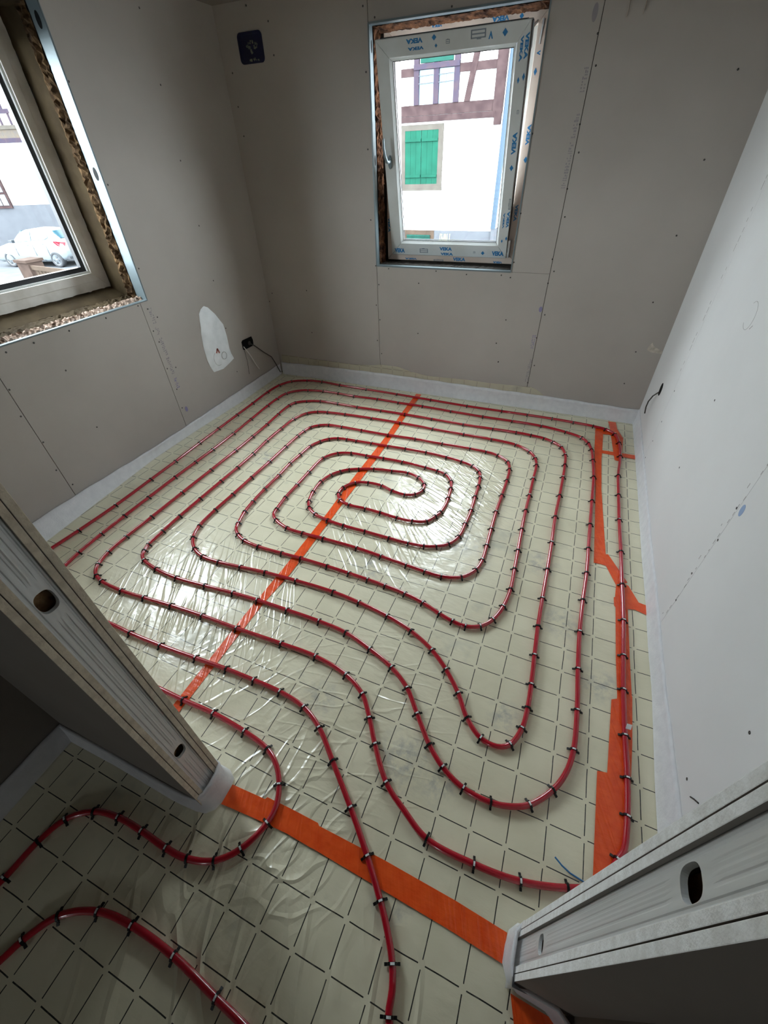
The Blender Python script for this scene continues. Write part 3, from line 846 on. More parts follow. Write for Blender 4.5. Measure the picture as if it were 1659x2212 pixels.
b = MB()
b.add(*rough_strip((x0 + 0.004, 2.572, z0), (x0 + 0.004, 2.572, z1), (0.0, 0.10, 0), (1, 0, 0), 70, 0.02, 1), 0, False)
b.add(*rough_strip((x1 - 0.004, 2.572, z0), (x1 - 0.004, 2.572, z1), (0.0, 0.10, 0), (-1, 0, 0), 60, 0.008, 2), 0, False)
b.build('insulation_foam', MT['wool'], window_1)
b = MB()
b.add(*rough_strip((x0, 2.572, z1 - 0.004), (x1, 2.572, z1 - 0.004), (0, 0.10, -0.012), (0, 0, -1), 70, 0.010, 3))
b.add(*rough_strip((x0 + 0.006, 2.60, z0), (x0 + 0.006, 2.60, z1), (0.012, 0.02, 0), (1, 0, 0), 60, 0.012, 6))
b.build('foam_bead', MT['wool'], window_1)  # dark wool colour includes the shade under the head of the opening
b = MB()
b.add(*rough_strip((x0, 2.572, z0 + 0.004), (x1, 2.572, z0 + 0.004), (0, 0.10, 0.004), (0, 0, 1), 60, 0.006, 4))
b.build('sill_bed', MT['backing'], window_1)

b = MB()
b.box(x0 - 0.02, -0.596, 2.69, 2.79, z0 - 0.02, z1 + 0.02).box(0.304, x1 + 0.02, 2.69, 2.79, z0 - 0.02, z1 + 0.02)
b.box(x0 - 0.02, x1 + 0.02, 2.69, 2.79, z0 - 0.02, 0.930).box(x0 - 0.02, x1 + 0.02, 2.69, 2.79, 2.03, z1 + 0.02)
b.build('light_leak_block', MT['backing'], window_1)  # dark strips added to block daylight leaking in round the frame
# fixed frame
fx0, fx1, fz0, fz1, fw = -0.602, 0.312, 0.918, 2.045, 0.072
fy0, fy1 = 2.668, 2.74


def frame_mb(x0, x1, z0, z1, w, y0, y1):
    b = MB()
    for (p, q) in (((x0, z0, x1, z0), (x0 + w, z0 + w, x1 - w, z0 + w)), ((x1, z0, x1, z1), (x1 - w, z0 + w, x1 - w, z1 - w)),
                   ((x1, z1, x0, z1), (x1 - w, z1 - w, x0 + w, z1 - w)), ((x0, z1, x0, z0), (x0 + w, z1 - w, x0 + w, z0 + w))):
        b.prism([(p[0], y0, p[1]), (p[2], y0, p[3]), (q[2], y0, q[3]), (q[0], y0, q[1])], (0, y1 - y0, 0))
    return b


frame = bevel(frame_mb(fx0, fx1, fz0, fz1, fw, fy0, fy1).build('window_frame', MT['pvc_warm_lit'], window_1), 0.003)
frame_mb(fx0 + 0.03, fx1 - 0.03, fz0 + 0.03, fz1 - 0.03, 0.046, 2.725, 2.745).build('outer_rebate', MT['pvc'], window_1)


MB().box(0.195, 0.262, 2.722, 2.744, 0.95, 2.01).build('outer_rebate', MT['pvc'], window_1)  # extra stop added behind the sash, blocks bright outdoors in the tilt gap


def text_mesh(body, mat, h=1.0):
    cu = bpy.data.curves.new('lettering', 'FONT')
    cu.body = body
    cu.align_x = 'CENTER'
    cu.align_y = 'CENTER'
    cu.offset = 0.055
    cu.extrude = 0.004
    cu.size = 1.0
    o_ = bpy.data.objects.new('lettering', cu)
    COL.objects.link(o_)
    bpy.context.view_layer.update()
    dg = bpy.context.evaluated_depsgraph_get()
    me = bpy.data.meshes.new_from_object(o_.evaluated_get(dg))
    bpy.data.objects.remove(o_)
    me.materials.clear()
    me.materials.append(mat)
    xs = [v.co.x for v in me.vertices]
    ys = [v.co.y for v in me.vertices]
    cx, cy = (min(xs) + max(xs)) / 2, (min(ys) + max(ys)) / 2
    for v in me.vertices:
        v.co.x = (v.co.x - cx) / (max(xs) - min(xs))
        v.co.y = (v.co.y - cy) / (max(ys) - min(ys))
    return me


VEKA = text_mesh('VEKA', MT['print_blue'])
V_ONLY = text_mesh('V', MT['print_blue'])
DIAMOND = MB().prism([(0, -0.5, 0), (0.5, 0, 0), (0, 0.5, 0), (-0.5, 0, 0)], (0, 0, 0.02)).mesh('diamond', MT['print_blue'])
lg = MB()
for k in range(3):
    lg.box(-0.5, 0.5, -0.5 + k * 0.38, -0.36 + k * 0.38, 0, 0.02)
lg.box(-0.5, -0.42, -0.5, 0.4, 0, 0.02).box(0.42, 0.5, -0.5, 0.4, 0, 0.02).box(-0.2, 0.1, 0.35, 0.5, 0, 0.02)
LOGO = lg.mesh('seal', MT['print_grey'])


def put_print(me, name, parent, origin, ux, uy, un, u, v, w, h, ang=0.0):
    """places a printed mark on a plane: origin + u*ux + v*uy"""
    c = Vector(origin) + u * Vector(ux) + v * Vector(uy) + Vector(un) * 0.0006
    a = math.radians(ang)
    X = (math.cos(a) * Vector(ux) + math.sin(a) * Vector(uy)) * w
    Y = (-math.sin(a) * Vector(ux) + math.cos(a) * Vector(uy)) * h
    Z = Vector(un) * 0.02
    me2 = me.copy()
    mtx = Matrix((X, Y, Z)).transposed().to_4x4()
    mtx.translation = c
    me2.transform(mtx)
    return link(name, me2, parent)


# prints on the fixed frame
FO, FX, FZ, FN = (0, fy0, 0), (1, 0, 0), (0, 0, 1), (0, -1, 0)
for (u, v, w, h, a, me) in ((-0.074, 0.935, 0.088, 0.021, 0, VEKA), (-0.425, 0.928, 0.09, 0.010, 180, VEKA), (0.271, 1.555, 0.088, 0.020, 90, VEKA),
                            (0.264, 1.195, 0.085, 0.018, -90, VEKA), (0.263, 1.869, 0.018, 0.018, -90, V_ONLY), (0.260, 1.802, 0.016, 0.03, 0, DIAMOND),
                            (0.276, 1.447, 0.022, 0.03, 0, DIAMOND), (0.048, 2.005, 0.088, 0.018, 180, VEKA), (-0.292, 2.012, 0.06, 0.012, 180, VEKA),
                            (0.154, 2.004, 0.022, 0.022, 0, DIAMOND), (-0.588, 1.125, 0.085, 0.018, -90, VEKA), (-0.22, 0.925, 0.07, 0.012, 0, LOGO), (0.19, 0.926, 0.06, 0.012, 180, VEKA)):
    put_print(me, 'film_print', frame, FO, FX, FZ, FN, u, v, w, h, a)

# sash, tilted into the room about its bottom edge
TILT = math.radians(11.5)
UP = Vector((0, -math.sin(TILT), math.cos(TILT)))
NI = Vector((0, -math.cos(TILT), -math.sin(TILT)))      # towards the room
SO = Vector((0, 2.66, 0.948))


def S(u, v, w=0.0):
    return SO + Vector((u, 0, 0)) + UP * v + NI * w


su0, su1, sv0, sv1 = -0.565, 0.241, 0.004, 1.029
gu0, gu1, gv0, gv1 = -0.490, 0.181, 0.077, 0.957
b = MB()
for (p, q) in (((su0, sv0, su1, sv0), (gu0, gv0, gu1, gv0)), ((su1, sv0, su1, sv1), (gu1, gv0, gu1, gv1)),
               ((su1, sv1, su0, sv1), (gu1, gv1, gu0, gv1)), ((su0, sv1, su0, sv0), (gu0, gv1, gu0, gv0))):
    b.prism([S(p[0], p[1]), S(p[2], p[3]), S(q[2], q[3]), S(q[0], q[1])], NI * -0.062)
sash = bevel(b.build('sash', MT['pvc'], window_1), 0.003)
b = MB()
bi = 0.014
for (p, q) in (((gu0, gv0, gu1, gv0), (gu0 + bi, gv0 + bi, gu1 - bi, gv0 + bi)), ((gu1, gv0, gu1, gv1), (gu1 - bi, gv0 + bi, gu1 - bi, gv1 - bi)),
               ((gu1, gv1, gu0, gv1), (gu1 - bi, gv1 - bi, gu0 + bi, gv1 - bi)), ((gu0, gv1, gu0, gv0), (gu0 + bi, gv1 - bi, gu0 + bi, gv0 + bi))):
    b.add([S(p[0], p[1], -0.002), S(p[2], p[3], -0.002), S(q[2], q[3], -0.016), S(q[0], q[1], -0.016)], [(0, 1, 2, 3)])
b.build('glazing_bead', MT['pvc'], sash)
b = MB()
for (p, q) in (((gu0 + bi, gv0 + bi, gu1 - bi, gv0 + bi), 0), ((gu1 - bi, gv0 + bi, gu1 - bi, gv1 - bi), 0), ((gu1 - bi, gv1 - bi, gu0 + bi, gv1 - bi), 0), ((gu0 + bi, gv1 - bi, gu0 + bi, gv0 + bi), 0)):
    b.tube([S(p[0], p[1], -0.017), S(p[2], p[3], -0.017)], 0.0022, 6)
    b.tube([S(p[0], p[1], -0.036), S(p[2], p[3], -0.036)], 0.003, 6)
b.build('gasket', MT['gasket'], sash)
b = MB().add([S(gu0, gv0, -0.022), S(gu1, gv0, -0.022), S(gu1, gv1, -0.022), S(gu0, gv1, -0.022)], [(0, 1, 2, 3)])
b.build('pane', MT['glass'], sash)
for (u, v, w, h, a, me) in ((-0.505, 0.031, 0.075, 0.027, 0, VEKA), (-0.168, 0.049, 0.088, 0.021, 0, VEKA), (-0.16, 0.018, 0.088, 0.016, 0, VEKA), (0.087, 0.031, 0.024, 0.024, 0, DIAMOND),
                            (0.186, 0.031, 0.076, 0.027, 0, VEKA), (0.219, 0.582, 0.096, 0.024, 90, VEKA), (0.218, 0.475, 0.022, 0.028, 0, DIAMOND), (0.231, 0.839, 0.014, 0.03, 0, DIAMOND),
                            (0.206, 0.828, 0.012, 0.026, 0, DIAMOND), (0.230, 0.944, 0.09, 0.018, -90, VEKA), (0.206, 0.936, 0.088, 0.014, -90, VEKA), (0.229, 0.222, 0.088, 0.016, 90, VEKA),
                            (0.204, 0.216, 0.085, 0.010, 90, VEKA), (0.231, 0.119, 0.014, 0.024, 0, DIAMOND), (0.205, 0.104, 0.012, 0.02, 0, DIAMOND), (-0.345, 1.008, 0.09, 0.018, 180, VEKA),
                            (-0.338, 0.981, 0.088, 0.012, 180, VEKA), (-0.238, 1.011, 0.024, 0.022, 0, DIAMOND), (-0.228, 0.982, 0.014, 0.014, 0, DIAMOND), (0.052, 0.994, 0.022, 0.026, 180, V_ONLY),
                            (0.121, 0.997, 0.026, 0.028, 0, DIAMOND), (-0.01, 1.002, 0.075, 0.034, 180, LOGO), (-0.325, 0.035, 0.06, 0.028, 0, LOGO), (0.03, 0.034, 0.014, 0.012, 0, LOGO),
                            (0.229, 0.302, 0.055, 0.012, 90, LOGO), (0.221, 0.71, 0.012, 0.016, 0, LOGO), (-0.165, 0.992, 0.02, 0.016, 0, LOGO)):
    put_print(me, 'film_print', sash, SO, (1, 0, 0), UP, NI, u, v, w, h, a)
b = MB()
for u_ in (su0 - 0.0012, su1 + 0.0012):
    b.obox(S(u_, (sv0 + sv1) / 2, -0.036), (0.0012, 0, 0), UP * ((sv1 - sv0) / 2 - 0.004), NI * 0.021)
b.obox(S((su0 + su1) / 2, sv1 + 0.0012, -0.036), (0.38, 0, 0), UP * 0.0012, NI * 0.021)
b.build('edge_shade_seal', MT['gasket'], sash)  # black seals cover most of the sash edge, its shade painted in
# handle
hd = MB()
hd.prism([S(-0.528 + 0.013 * math.cos(t * math.pi / 8), 0.522 + 0.034 * math.sin(t * math.pi / 8), 0.0) for t in range(16)], NI * 0.008)
hd.tube([S(-0.528, 0.528, 0.006), S(-0.529, 0.528, 0.03), S(-0.534, 0.533, 0.042), S(-0.541, 0.56, 0.045), S(-0.546, 0.60, 0.044), S(-0.545, 0.635, 0.042), S(-0.543, 0.642, 0.040)],
        [0.010, 0.010, 0.010, 0.0085, 0.0075, 0.007, 0.004], 10)
hd.build('handle', MT['bead'], sash)
hg = MB()
hg.tube([S(0.255, 0.01, -0.004), S(0.257, 0.11, -0.004)], 0.008, 10)
hg.obox(S(0.252, 0.06, -0.008), (0.006, 0, 0), UP * 0.045, NI * 0.006)
hg.build('hinge', MT['steel'], window_1)
st = MB()
st.bar(S(0.236, 0.995, -0.045), (0.236, 2.69, 1.985), 0.012, 0.003, (1, 0, 0))
st.bar(S(0.244, 0.93, -0.05), S(0.244, 1.02, -0.05), 0.01, 0.006, (1, 0, 0))
st.tube([(0.262, 2.672, 1.90), (0.268, 2.668, 1.985)], 0.007, 8)
st.build('tilt_stay', MT['steel'], window_1)

# ================================================================== WINDOW 2 (old, dusty)
window_2 = empty('window_2', (-1.89, 0.9, 0.93))
struct(window_2, 'old dusty white window deep in the foamed opening')
y0, y1, z0, z1 = WL
b = MB()
b.box(-1.70, -1.629, y1 - 0.001, y1 + 0.002, z0, z1).box(-1.70, -1.629, y0 - 0.002, y0 + 0.001, z0, z1)
b.box(-1.655, -1.629, y0, y1, z0 - 0.004, z0 + 0.0015).box(-1.70, -1.629, y0, y1, z1 - 0.001, z1 + 0.002)
b.build('metal_profile', MT['bead'], window_2)
b = MB()
for (p, q) in (((y0, z0), (y1, z0)), ((y1, z0), (y1, z1)), ((y1, z1), (y0, z1)), ((y0, z1), (y0, z0))):
    b.tube([(-1.629, p[0], p[1]), (-1.629, q[0], q[1])], 0.0045, 8)
b.build('edge_bead', MT['bead'], window_2)
for z in (1.459, 1.972):
    mb = MB()
    mb.prism([(-1.664 + 0.013 * math.cos(t * math.pi / 8), y1 - 0.0012, z + 0.027 * math.sin(t * math.pi / 8)) for t in range(16)], (0, -0.0006, 0))
    mb.build('profile_hole', MT['black'], window_2)
b = MB()
b.add(*rough_strip((-1.70, y1, z0), (-1.70, y1, z1), (-0.065, 0.0, 0), (0, -1, 0), 90, 0.022, 11))
b.add(*rough_strip((-1.70, y0, z0), (-1.70, y0, z1), (-0.065, 0.0, 0), (0, 1, 0), 60, 0.02, 12))
b.build('insulation_foam', MT['foam'], window_2)
b = MB()
b.add(*rough_strip((-1.755, y1 + 0.004, z0), (-1.755, y1 + 0.004, z1), (-0.13, 0.0, 0), (0, -1, 0), 40, 0.010, 13), 0, True)
b.add(*rough_strip((-1.755, y0 - 0.004, z0), (-1.755, y0 - 0.004, z1), (-0.13, 0.0, 0), (0, 1, 0), 40, 0.010, 14), 0, True)
b.add(*rough_strip((-1.70, y0, z1), (-1.70, y1, z1), (-0.19, 0.0, 0), (0, 0, -1), 40, 0.010, 15), 0, True)
b.build('reveal_lining', MT['tan'], window_2)
b = MB()
b.add(*rough_strip((-1.655, y0, z0 - 0.002), (-1.655, y1, z0 - 0.002), (-0.06, 0.0, 0.008), (0, 0, 1), 110, 0.016, 16))
b.build('plaster_crumbs', MT['crumbs'], window_2)
b = MB()
b.add(*rough_strip((-1.715, y0, z0 + 0.002), (-1.715, y1, z0 + 0.002), (-0.08, 0.0, 0.012), (0, 0, 1), 60, 0.012, 17))
b.add(*rough_strip((-1.79, y0, z0 + 0.012), (-1.79, y1, z0 + 0.012), (-0.10, 0.0, 0.045), (0, 0, 1), 40, 0.006, 18), 0, True)
b.build('sill_foam', MT['tan'], window_2)


b = MB()
b.box(-1.955, -1.91, y0 - 0.02, y1 + 0.02, z0 - 0.03, 0.936).box(-1.955, -1.91, y0 - 0.02, y1 + 0.02, 2.035, z1 + 0.03)
b.build('light_leak_block', MT['backing'], window_2)  # added above and below the frame to keep stray daylight out


def frame_x(y0, y1, z0, z1, w, x0, x1):
    b = MB()
    for (p, q) in (((y0, z0, y1, z0), (y0 + w, z0 + w, y1 - w, z0 + w)), ((y1, z0, y1, z1), (y1 - w, z0 + w, y1 - w, z1 - w)),
                   ((y1, z1, y0, z1), (y1 - w, z1 - w, y0 + w, z1 - w)), ((y0, z1, y0, z0), (y0 + w, z1 - w, y0 + w, z0 + w))):
        b.prism([(x0, p[0], p[1]), (x0, p[2], p[3]), (x0, q[2], q[3]), (x0, q[0], q[1])], (x1 - x0, 0, 0))
    return b


bevel(frame_x(y0 - 0.006, y1 + 0.006, 0.930, 2.04, 0.056, -1.895, -1.96).build('window_frame', MT['pvc_old'], window_2), 0.003)
sash2 = bevel(frame_x(0.482, 1.328, 0.980, 1.99, 0.044, -1.888, -1.95).build('sash', MT['pvc_old'], window_2), 0.003)
frame_x(0.524, 1.286, 1.022, 1.948, 0.012, -1.896, -1.905).build('glazing_bead', MT['pvc_bead'], sash2)
b = frame_x(0.535, 1.275, 1.033, 1.937, 0.024, -1.908, -1.935)
b.build('gasket', MT['gasket'], sash2)
MB().add([(-1.925, 0.53, 1.03), (-1.925, 1.28, 1.03), (-1.925, 1.28, 1.94), (-1.925, 0.53, 1.94)], [(0, 1, 2, 3)]).build('pane', MT['glass'], sash2)

# ================================================================== FLOOR EDGE STRIPS AND UPSTAND
def edge_strip(name, label, bottom, top, thick=0.008, seed=0, amp=0.0025):
    """bottom / top: matching polylines (x, y) and (x, y, z); resampled and slightly wavy"""
    rnd = random.Random(seed)

    def res(pl, n):
        P_ = [Vector(p) for p in pl]
        L_ = [0]
        for i in range(1, len(P_)):
            L_.append(L_[-1] + (P_[i] - P_[i - 1]).length)
        out = []
        for i in range(n + 1):
            s_ = L_[-1] * i / n
            k = max(j for j in range(len(L_)) if L_[j] <= s_ + 1e-9)
            k = min(k, len(P_) - 2)
            out.append(P_[k].lerp(P_[k + 1], (s_ - L_[k]) / max(1e-9, L_[k + 1] - L_[k])))
        return out
    n = max(12, int(sum((Vector(top[i + 1]) - Vector(top[i])).length for i in range(len(top) - 1)) / 0.03))
    bt = res([(p[0], p[1], 0.0) for p in bottom], n)
    tp = res(top, n)
    vs, fs = [], []
    R_ = 5
    for i in range(n + 1):
        out = (bt[i] - tp[i])
        tdir = (tp[min(i + 1, n)] - tp[max(i - 1, 0)])
        nrm = Vector((tdir.y, -tdir.x, 0)).normalized()
        if nrm.dot(Vector((out.x, out.y, 0))) < 0:
            nrm = -nrm
        w1 = amp * math.sin(i * 0.37 + seed) + amp * 0.5 * rnd.uniform(-1, 1)
        for r in range(R_ + 1):
            k = r / R_
            p = bt[i].lerp(tp[i], k)
            p = p + nrm * (w1 * math.sin(k * math.pi) - 0.004 * math.sin(k * math.pi))
            vs.append(p)
        tt = tp[i] + Vector((0, 0, 0.0015 * math.sin(i * 0.9 + seed)))
        vs[-1] = tt
        vs.append(tt - nrm * thick)
        vs.append(Vector((tt.x, tt.y, 0.0)) - nrm * thick)
    K = R_ + 3
    for i in range(n):
        for r in range(K - 1):
            q = i * K + r
            fs.append((q, q + 1, q + K + 1, q + K))
    o_ = MB().add(vs, fs, 0, True).build(name, MT['strip'])
    return tag(o_, label, 'edge strip', 'white foam edge strips')


edge_strip('edge_strip', 'white foam edge strip along the wall with the black socket box',
           [(-1.545, -0.34), (-1.533, 0.15), (-1.566, 0.48), (-1.615, 0.98), (-1.615, 1.41), (-1.598, 1.87), (-1.605, 2.13), (-1.612, 2.50)],
           [(-1.612, -0.34, 0.082), (-1.612, 0.15, 0.082), (-1.614, 0.48, 0.080), (-1.617, 0.98, 0.066), (-1.617, 1.41, 0.07), (-1.614, 1.87, 0.08), (-1.614, 2.13, 0.085), (-1.616, 2.505, 0.088)], seed=1)
edge_strip('edge_strip', 'white foam edge strip along the wall under the tilted window',
           [(-1.605, 2.500), (-1.17, 2.504), (-0.60, 2.510), (0.08, 2.511), (0.78, 2.516), (1.10, 2.518), (1.306, 2.512)],
           [(-1.61, 2.518, 0.098), (-1.17, 2.518, 0.112), (-0.60, 2.520, 0.120), (0.08, 2.520, 0.115), (0.78, 2.521, 0.112), (1.10, 2.521, 0.106), (1.309, 2.520, 0.104)], seed=2, amp=0.0015)
edge_strip('edge_strip', 'white foam edge strip along the pale wall',
           [(1.299, 2.515), (1.300, 1.69), (1.297, 1.15), (1.300, 0.86), (1.297, 0.62), (1.299, 0.43), (1.289, 0.115), (1.285, -0.33)],
           [(1.3045, 2.522, 0.112), (1.3045, 1.69, 0.098), (1.3045, 1.15, 0.09), (1.3045, 0.86, 0.098), (1.3045, 0.62, 0.095), (1.3045, 0.43, 0.09), (1.304, 0.115, 0.108), (1.304, -0.33, 0.11)], seed=3, amp=0.0012)
# wrapped round the two ends of the partition
edge_strip('edge_strip', 'white foam edge strip wrapped round the partition end beside the dark corridor wall',
           [(-1.5, -0.338), (-0.4, -0.336), (0.02, -0.334), (0.066, -0.336), (0.088, -0.352), (0.094, -0.39), (0.093, -0.421), (0.082, -0.448), (0.056, -0.463), (-0.041, -0.470), (-0.30, -0.468), (-0.515, -0.472)],
           [(-1.5, -0.342, 0.09), (-0.4, -0.342, 0.092), (0.02, -0.342, 0.098), (0.056, -0.343, 0.10), (0.070, -0.352, 0.10), (0.076, -0.39, 0.10), (0.076, -0.418, 0.098), (0.068, -0.446, 0.094), (0.046, -0.458, 0.09), (-0.041, -0.460, 0.088), (-0.30, -0.458, 0.08), (-0.515, -0.460, 0.075)], seed=4)
edge_strip('edge_strip', 'white foam edge strip wrapped round the pale partition end',
           [(1.29, -0.335), (1.05, -0.335), (0.965, -0.336), (0.943, -0.345), (0.932, -0.372), (0.931, -0.429), (0.947, -0.449), (0.971, -0.459), (1.051, -0.462), (1.065, -0.50), (1.066, -0.9)],
           [(1.29, -0.341, 0.09), (1.05, -0.341, 0.09), (0.962, -0.341, 0.094), (0.944, -0.349, 0.095), (0.937, -0.372, 0.095), (0.937, -0.429, 0.093), (0.944, -0.452, 0.090), (0.967, -0.458, 0.088), (1.053, -0.458, 0.085), (1.067, -0.472, 0.085), (1.067, -0.9, 0.085)], seed=5, amp=0.001)
edge_strip('edge_strip', 'white foam edge strip along the dark corridor wall',
           [(-0.50, -0.452), (-0.492, -0.72), (-0.455, -0.90), (-0.45, -1.5)],
           [(-0.518, -0.452, 0.075), (-0.518, -0.72, 0.075), (-0.512, -0.90, 0.078), (-0.51, -1.5, 0.08)], seed=6)

top_line = [(-1.60, 0.168), (-1.19, 0.164), (-0.893, 0.162), (-0.70, 0.176), (-0.633, 0.190), (-0.473, 0.190), (-0.372, 0.164), (-0.222, 0.146), (0.09, 0.157), (0.272, 0.154), (0.58, 0.165), (0.62, 0.15), (0.702, 0.098)]
mb = MB()
vs, fs = [], []
for i, (x, z) in enumerate(top_line):
    for k in range(4):
        vs.append((x, 2.5285 - 0.003 * (k == 2) - 0.0012 * math.sin(i * 2.1 + k), 0.02 + (z - 0.02) * k / 3))
for i in range(len(top_line) - 1):
    for k in range(3):
        q = i * 4 + k
        fs.append((q, q + 4, q + 5, q + 1))
me = mb.add(vs, fs, 0, True).mesh('film_upstand', MT['film_thin'])
uvl = me.uv_layers.new(name='grid')
for p in me.polygons:
    for li in p.loop_indices:
        co = me.vertices[me.loops[li].vertex_index].co
        uvl.data[li].uv = (co.x * 10 + 0.25, co.z * 10 + 0.38)
tag(link('film_upstand', me), 'end of the grid film turned up the wall below the tilted window', 'film')

# ================================================================== ORANGE TAPE
TAPES = [
    ('long orange tape over the film joint, running below the pipes from the window wall', [(-0.303, 2.49), (-0.296, 2.13), (-0.276, 1.80), (-0.272, 1.2), (-0.262, 0.9), (-0.262, 0.45), (-0.270, 0.15), (-0.268, -0.33), (-0.230, -0.33), (-0.230, 0.05), (-0.229, 0.25), (-0.212, 0.45), (-0.218, 0.95), (-0.222, 1.5), (-0.234, 1.85), (-0.252, 2.15), (-0.258, 2.49)]),
    ('long upright of the orange tape ladder near the pale wall', [(1.061, 2.364), (1.112, 2.364), (1.110, 2.081), (1.107, 1.962), (1.113, 1.626), (1.142, 1.08), (1.138, 1.022), (1.091, 1.019), (1.083, 1.614), (1.064, 2.064)]),
    ('short orange tape forming the top rung of the tape ladder', [(1.064, 2.372), (1.157, 2.374), (1.160, 2.303), (1.066, 2.295)]),
    ('slanted orange tape from the window wall strip under the pipe corner', [(1.141, 2.500), (1.191, 2.502), (1.200, 2.399), (1.236, 2.28), (1.226, 2.10), (1.206, 1.976), (1.182, 1.983), (1.160, 2.304), (1.152, 2.416)]),
    ('orange tape rung reaching the edge strip of the pale wall', [(1.106, 2.077), (1.306, 2.083), (1.304, 2.034), (1.110, 2.039)]),
    ('slanted orange tape joining the ladder to the lower tape strip', [(1.095, 1.024), (1.092, 1.08), (1.152, 1.10), (1.232, 0.945), (1.190, 0.90), (1.143, 1.018)]),
    ('orange tape branch that reaches the foam strip of the pale wall', [(1.200, 0.94), (1.236, 0.925), (1.273, 0.843), (1.300, 0.838), (1.300, 0.785), (1.257, 0.797), (1.225, 0.789), (1.200, 0.80)]),
    ('narrow orange tape strip straight under the outer pipe', [(1.186, 0.915), (1.181, 0.838), (1.176, 0.835), (1.177, 0.79), (1.183, 0.78), (1.183, 0.526), (1.187, 0.36), (1.234, 0.36), (1.231, 0.544), (1.230, 0.741), (1.228, 0.915)]),
    ('orange tape strip between the narrow strip and the widest tape', [(1.186, 0.363), (1.168, 0.353), (1.156, 0.09), (1.222, 0.09), (1.230, 0.22), (1.235, 0.39), (1.205, 0.39), (1.187, 0.39)]),
    ('widest orange tape piece, ending at the pale partition end', [(1.158, 0.102), (1.128, 0.096), (1.122, -0.330), (1.205, -0.330), (1.210, -0.10), (1.217, 0.036), (1.223, 0.11)]),
    ('creased orange tape across the doorway beside the dark corridor wall partition end', [(0.092, -0.366), (0.209, -0.360), (0.213, -0.353), (0.300, -0.351), (0.388, -0.351), (0.398, -0.358), (0.400, -0.409), (0.317, -0.407), (0.20, -0.413), (0.093, -0.421)]),
    ('longer orange tape across the doorway reaching the pale partition end', [(0.385, -0.356), (0.60, -0.355), (0.80, -0.360), (0.934, -0.368), (0.932, -0.425), (0.80, -0.418), (0.60, -0.413), (0.385, -0.408)]),
    ('orange tape in the corridor beside the pale partition end', [(0.958, -0.464), (1.058, -0.466), (1.056, -1.20), (0.966, -1.20), (0.972, -0.505)]),
]
for i, (lab, pts) in enumerate(TAPES):
    z = 0.0003 + 0.00013 * i
    b = MB().prism([(x, y, z) for x, y in pts], (0, 0, 0.00045))
    tag(b.build('orange_tape', MT['tape']), lab, 'tape', 'orange tape on the floor film')

# ================================================================== HEATING PIPES
PZ, PR = 0.0105, 0.0088


def spline(P_, step=0.011):
    out = []
    n = len(P_)
    for i in range(n - 1):
        p0, p1, p2, p3 = (Vector(P_[max(0, i - 1)][:2]), Vector(P_[i][:2]), Vector(P_[i + 1][:2]), Vector(P_[min(n - 1, i + 2)][:2]))
        # centripetal Catmull-Rom
        def tj(t, a, b_):
            return t + max(1e-6, (b_ - a).length) ** 0.5
        t0 = 0
        t1 = tj(t0, p0, p1) if i > 0 else 0.1
        if i == 0:
            p0 = p1 - (p2 - p1) * 0.1
            t1 = tj(t0, p0, p1)
        t2 = tj(t1, p1, p2)
        if i == n - 2:
            p3 = p2 + (p2 - p1) * 0.1
        t3 = tj(t2, p2, p3)
        k = max(2, int((p2 - p1).length / step))
        for j in range(k):
            t = t1 + (t2 - t1) * j / k
            A1 = p0 * ((t1 - t) / (t1 - t0)) + p1 * ((t - t0) / (t1 - t0))
            A2 = p1 * ((t2 - t) / (t2 - t1)) + p2 * ((t - t1) / (t2 - t1))
            A3 = p2 * ((t3 - t) / (t3 - t2)) + p3 * ((t - t2) / (t3 - t2))
            B1 = A1 * ((t2 - t) / (t2 - t0)) + A2 * ((t - t0) / (t2 - t0))
            B2 = A2 * ((t3 - t) / (t3 - t1)) + A3 * ((t - t1) / (t3 - t1))
            out.append(B1 * ((t2 - t) / (t2 - t1)) + B2 * ((t - t1) / (t2 - t1)))
    out.append(Vector(P_[-1][:2]))
    return out


def pipe_object(path, label):
    pts = [(p.x, p.y, PZ) for p in spline(path)]
    return tag(MB().tube(pts, PR, 12).build('heating_pipe', MT['pipe']), label, 'pipe')


pipe_object(MAIN_PATH, 'long red heating pipe laid in a rounded spiral over the room floor')
pipe_object(HALL_PATH, 'short red pipe arching over the corridor floor at the bottom edge')

# ---- clips: an arched black strap with a foot each side; most carry a white tab, residue and glossy highlight in one
arch = MB()
N = 12
ri, ro, hw_ = PR + 0.0002, PR + 0.0030, 0.0031
rows = []
for i in range(N + 1):
    a = math.radians(-28 + (236) * i / N)
    rows.append((math.cos(a), math.sin(a)))
vs = []
for (c, s_) in rows:
    for (r, y) in ((ri, -hw_), (ro, -hw_), (ro, hw_), (ri, hw_)):
        vs.append((r * c, y, r * s_))
fs = []
for i in range(N):
    for k in range(4):
        q = i * 4
        fs.append((q + k, q + (k + 1) % 4, q + 4 + (k + 1) % 4, q + 4 + k))
fs += [(0, 1, 2, 3), (N * 4 + 3, N * 4 + 2, N * 4 + 1, N * 4)]
arch.add(vs, fs)
for s_ in (-1, 1):
    arch.obox((s_ * 0.0118, 0, -0.0035), (0.0026, 0, s_ * -0.0014), (0, 0.0026, 0), (s_ * 0.0006, 0, 0.0016))
    arch.obox((s_ * 0.0158, 0, -0.0058), (0.0028, 0, s_ * -0.0018), (0, 0.0032, 0), (s_ * 0.0008, 0, 0.0015))
    arch.obox((s_ * 0.0120, 0, -0.0075), (0.0010, 0, 0), (0, 0.0018, 0), (0, 0, 0.0030))
CLIP = arch.mesh('pipe_clip', MT['clip'])
tabm = MB()
vs, fs = [], []
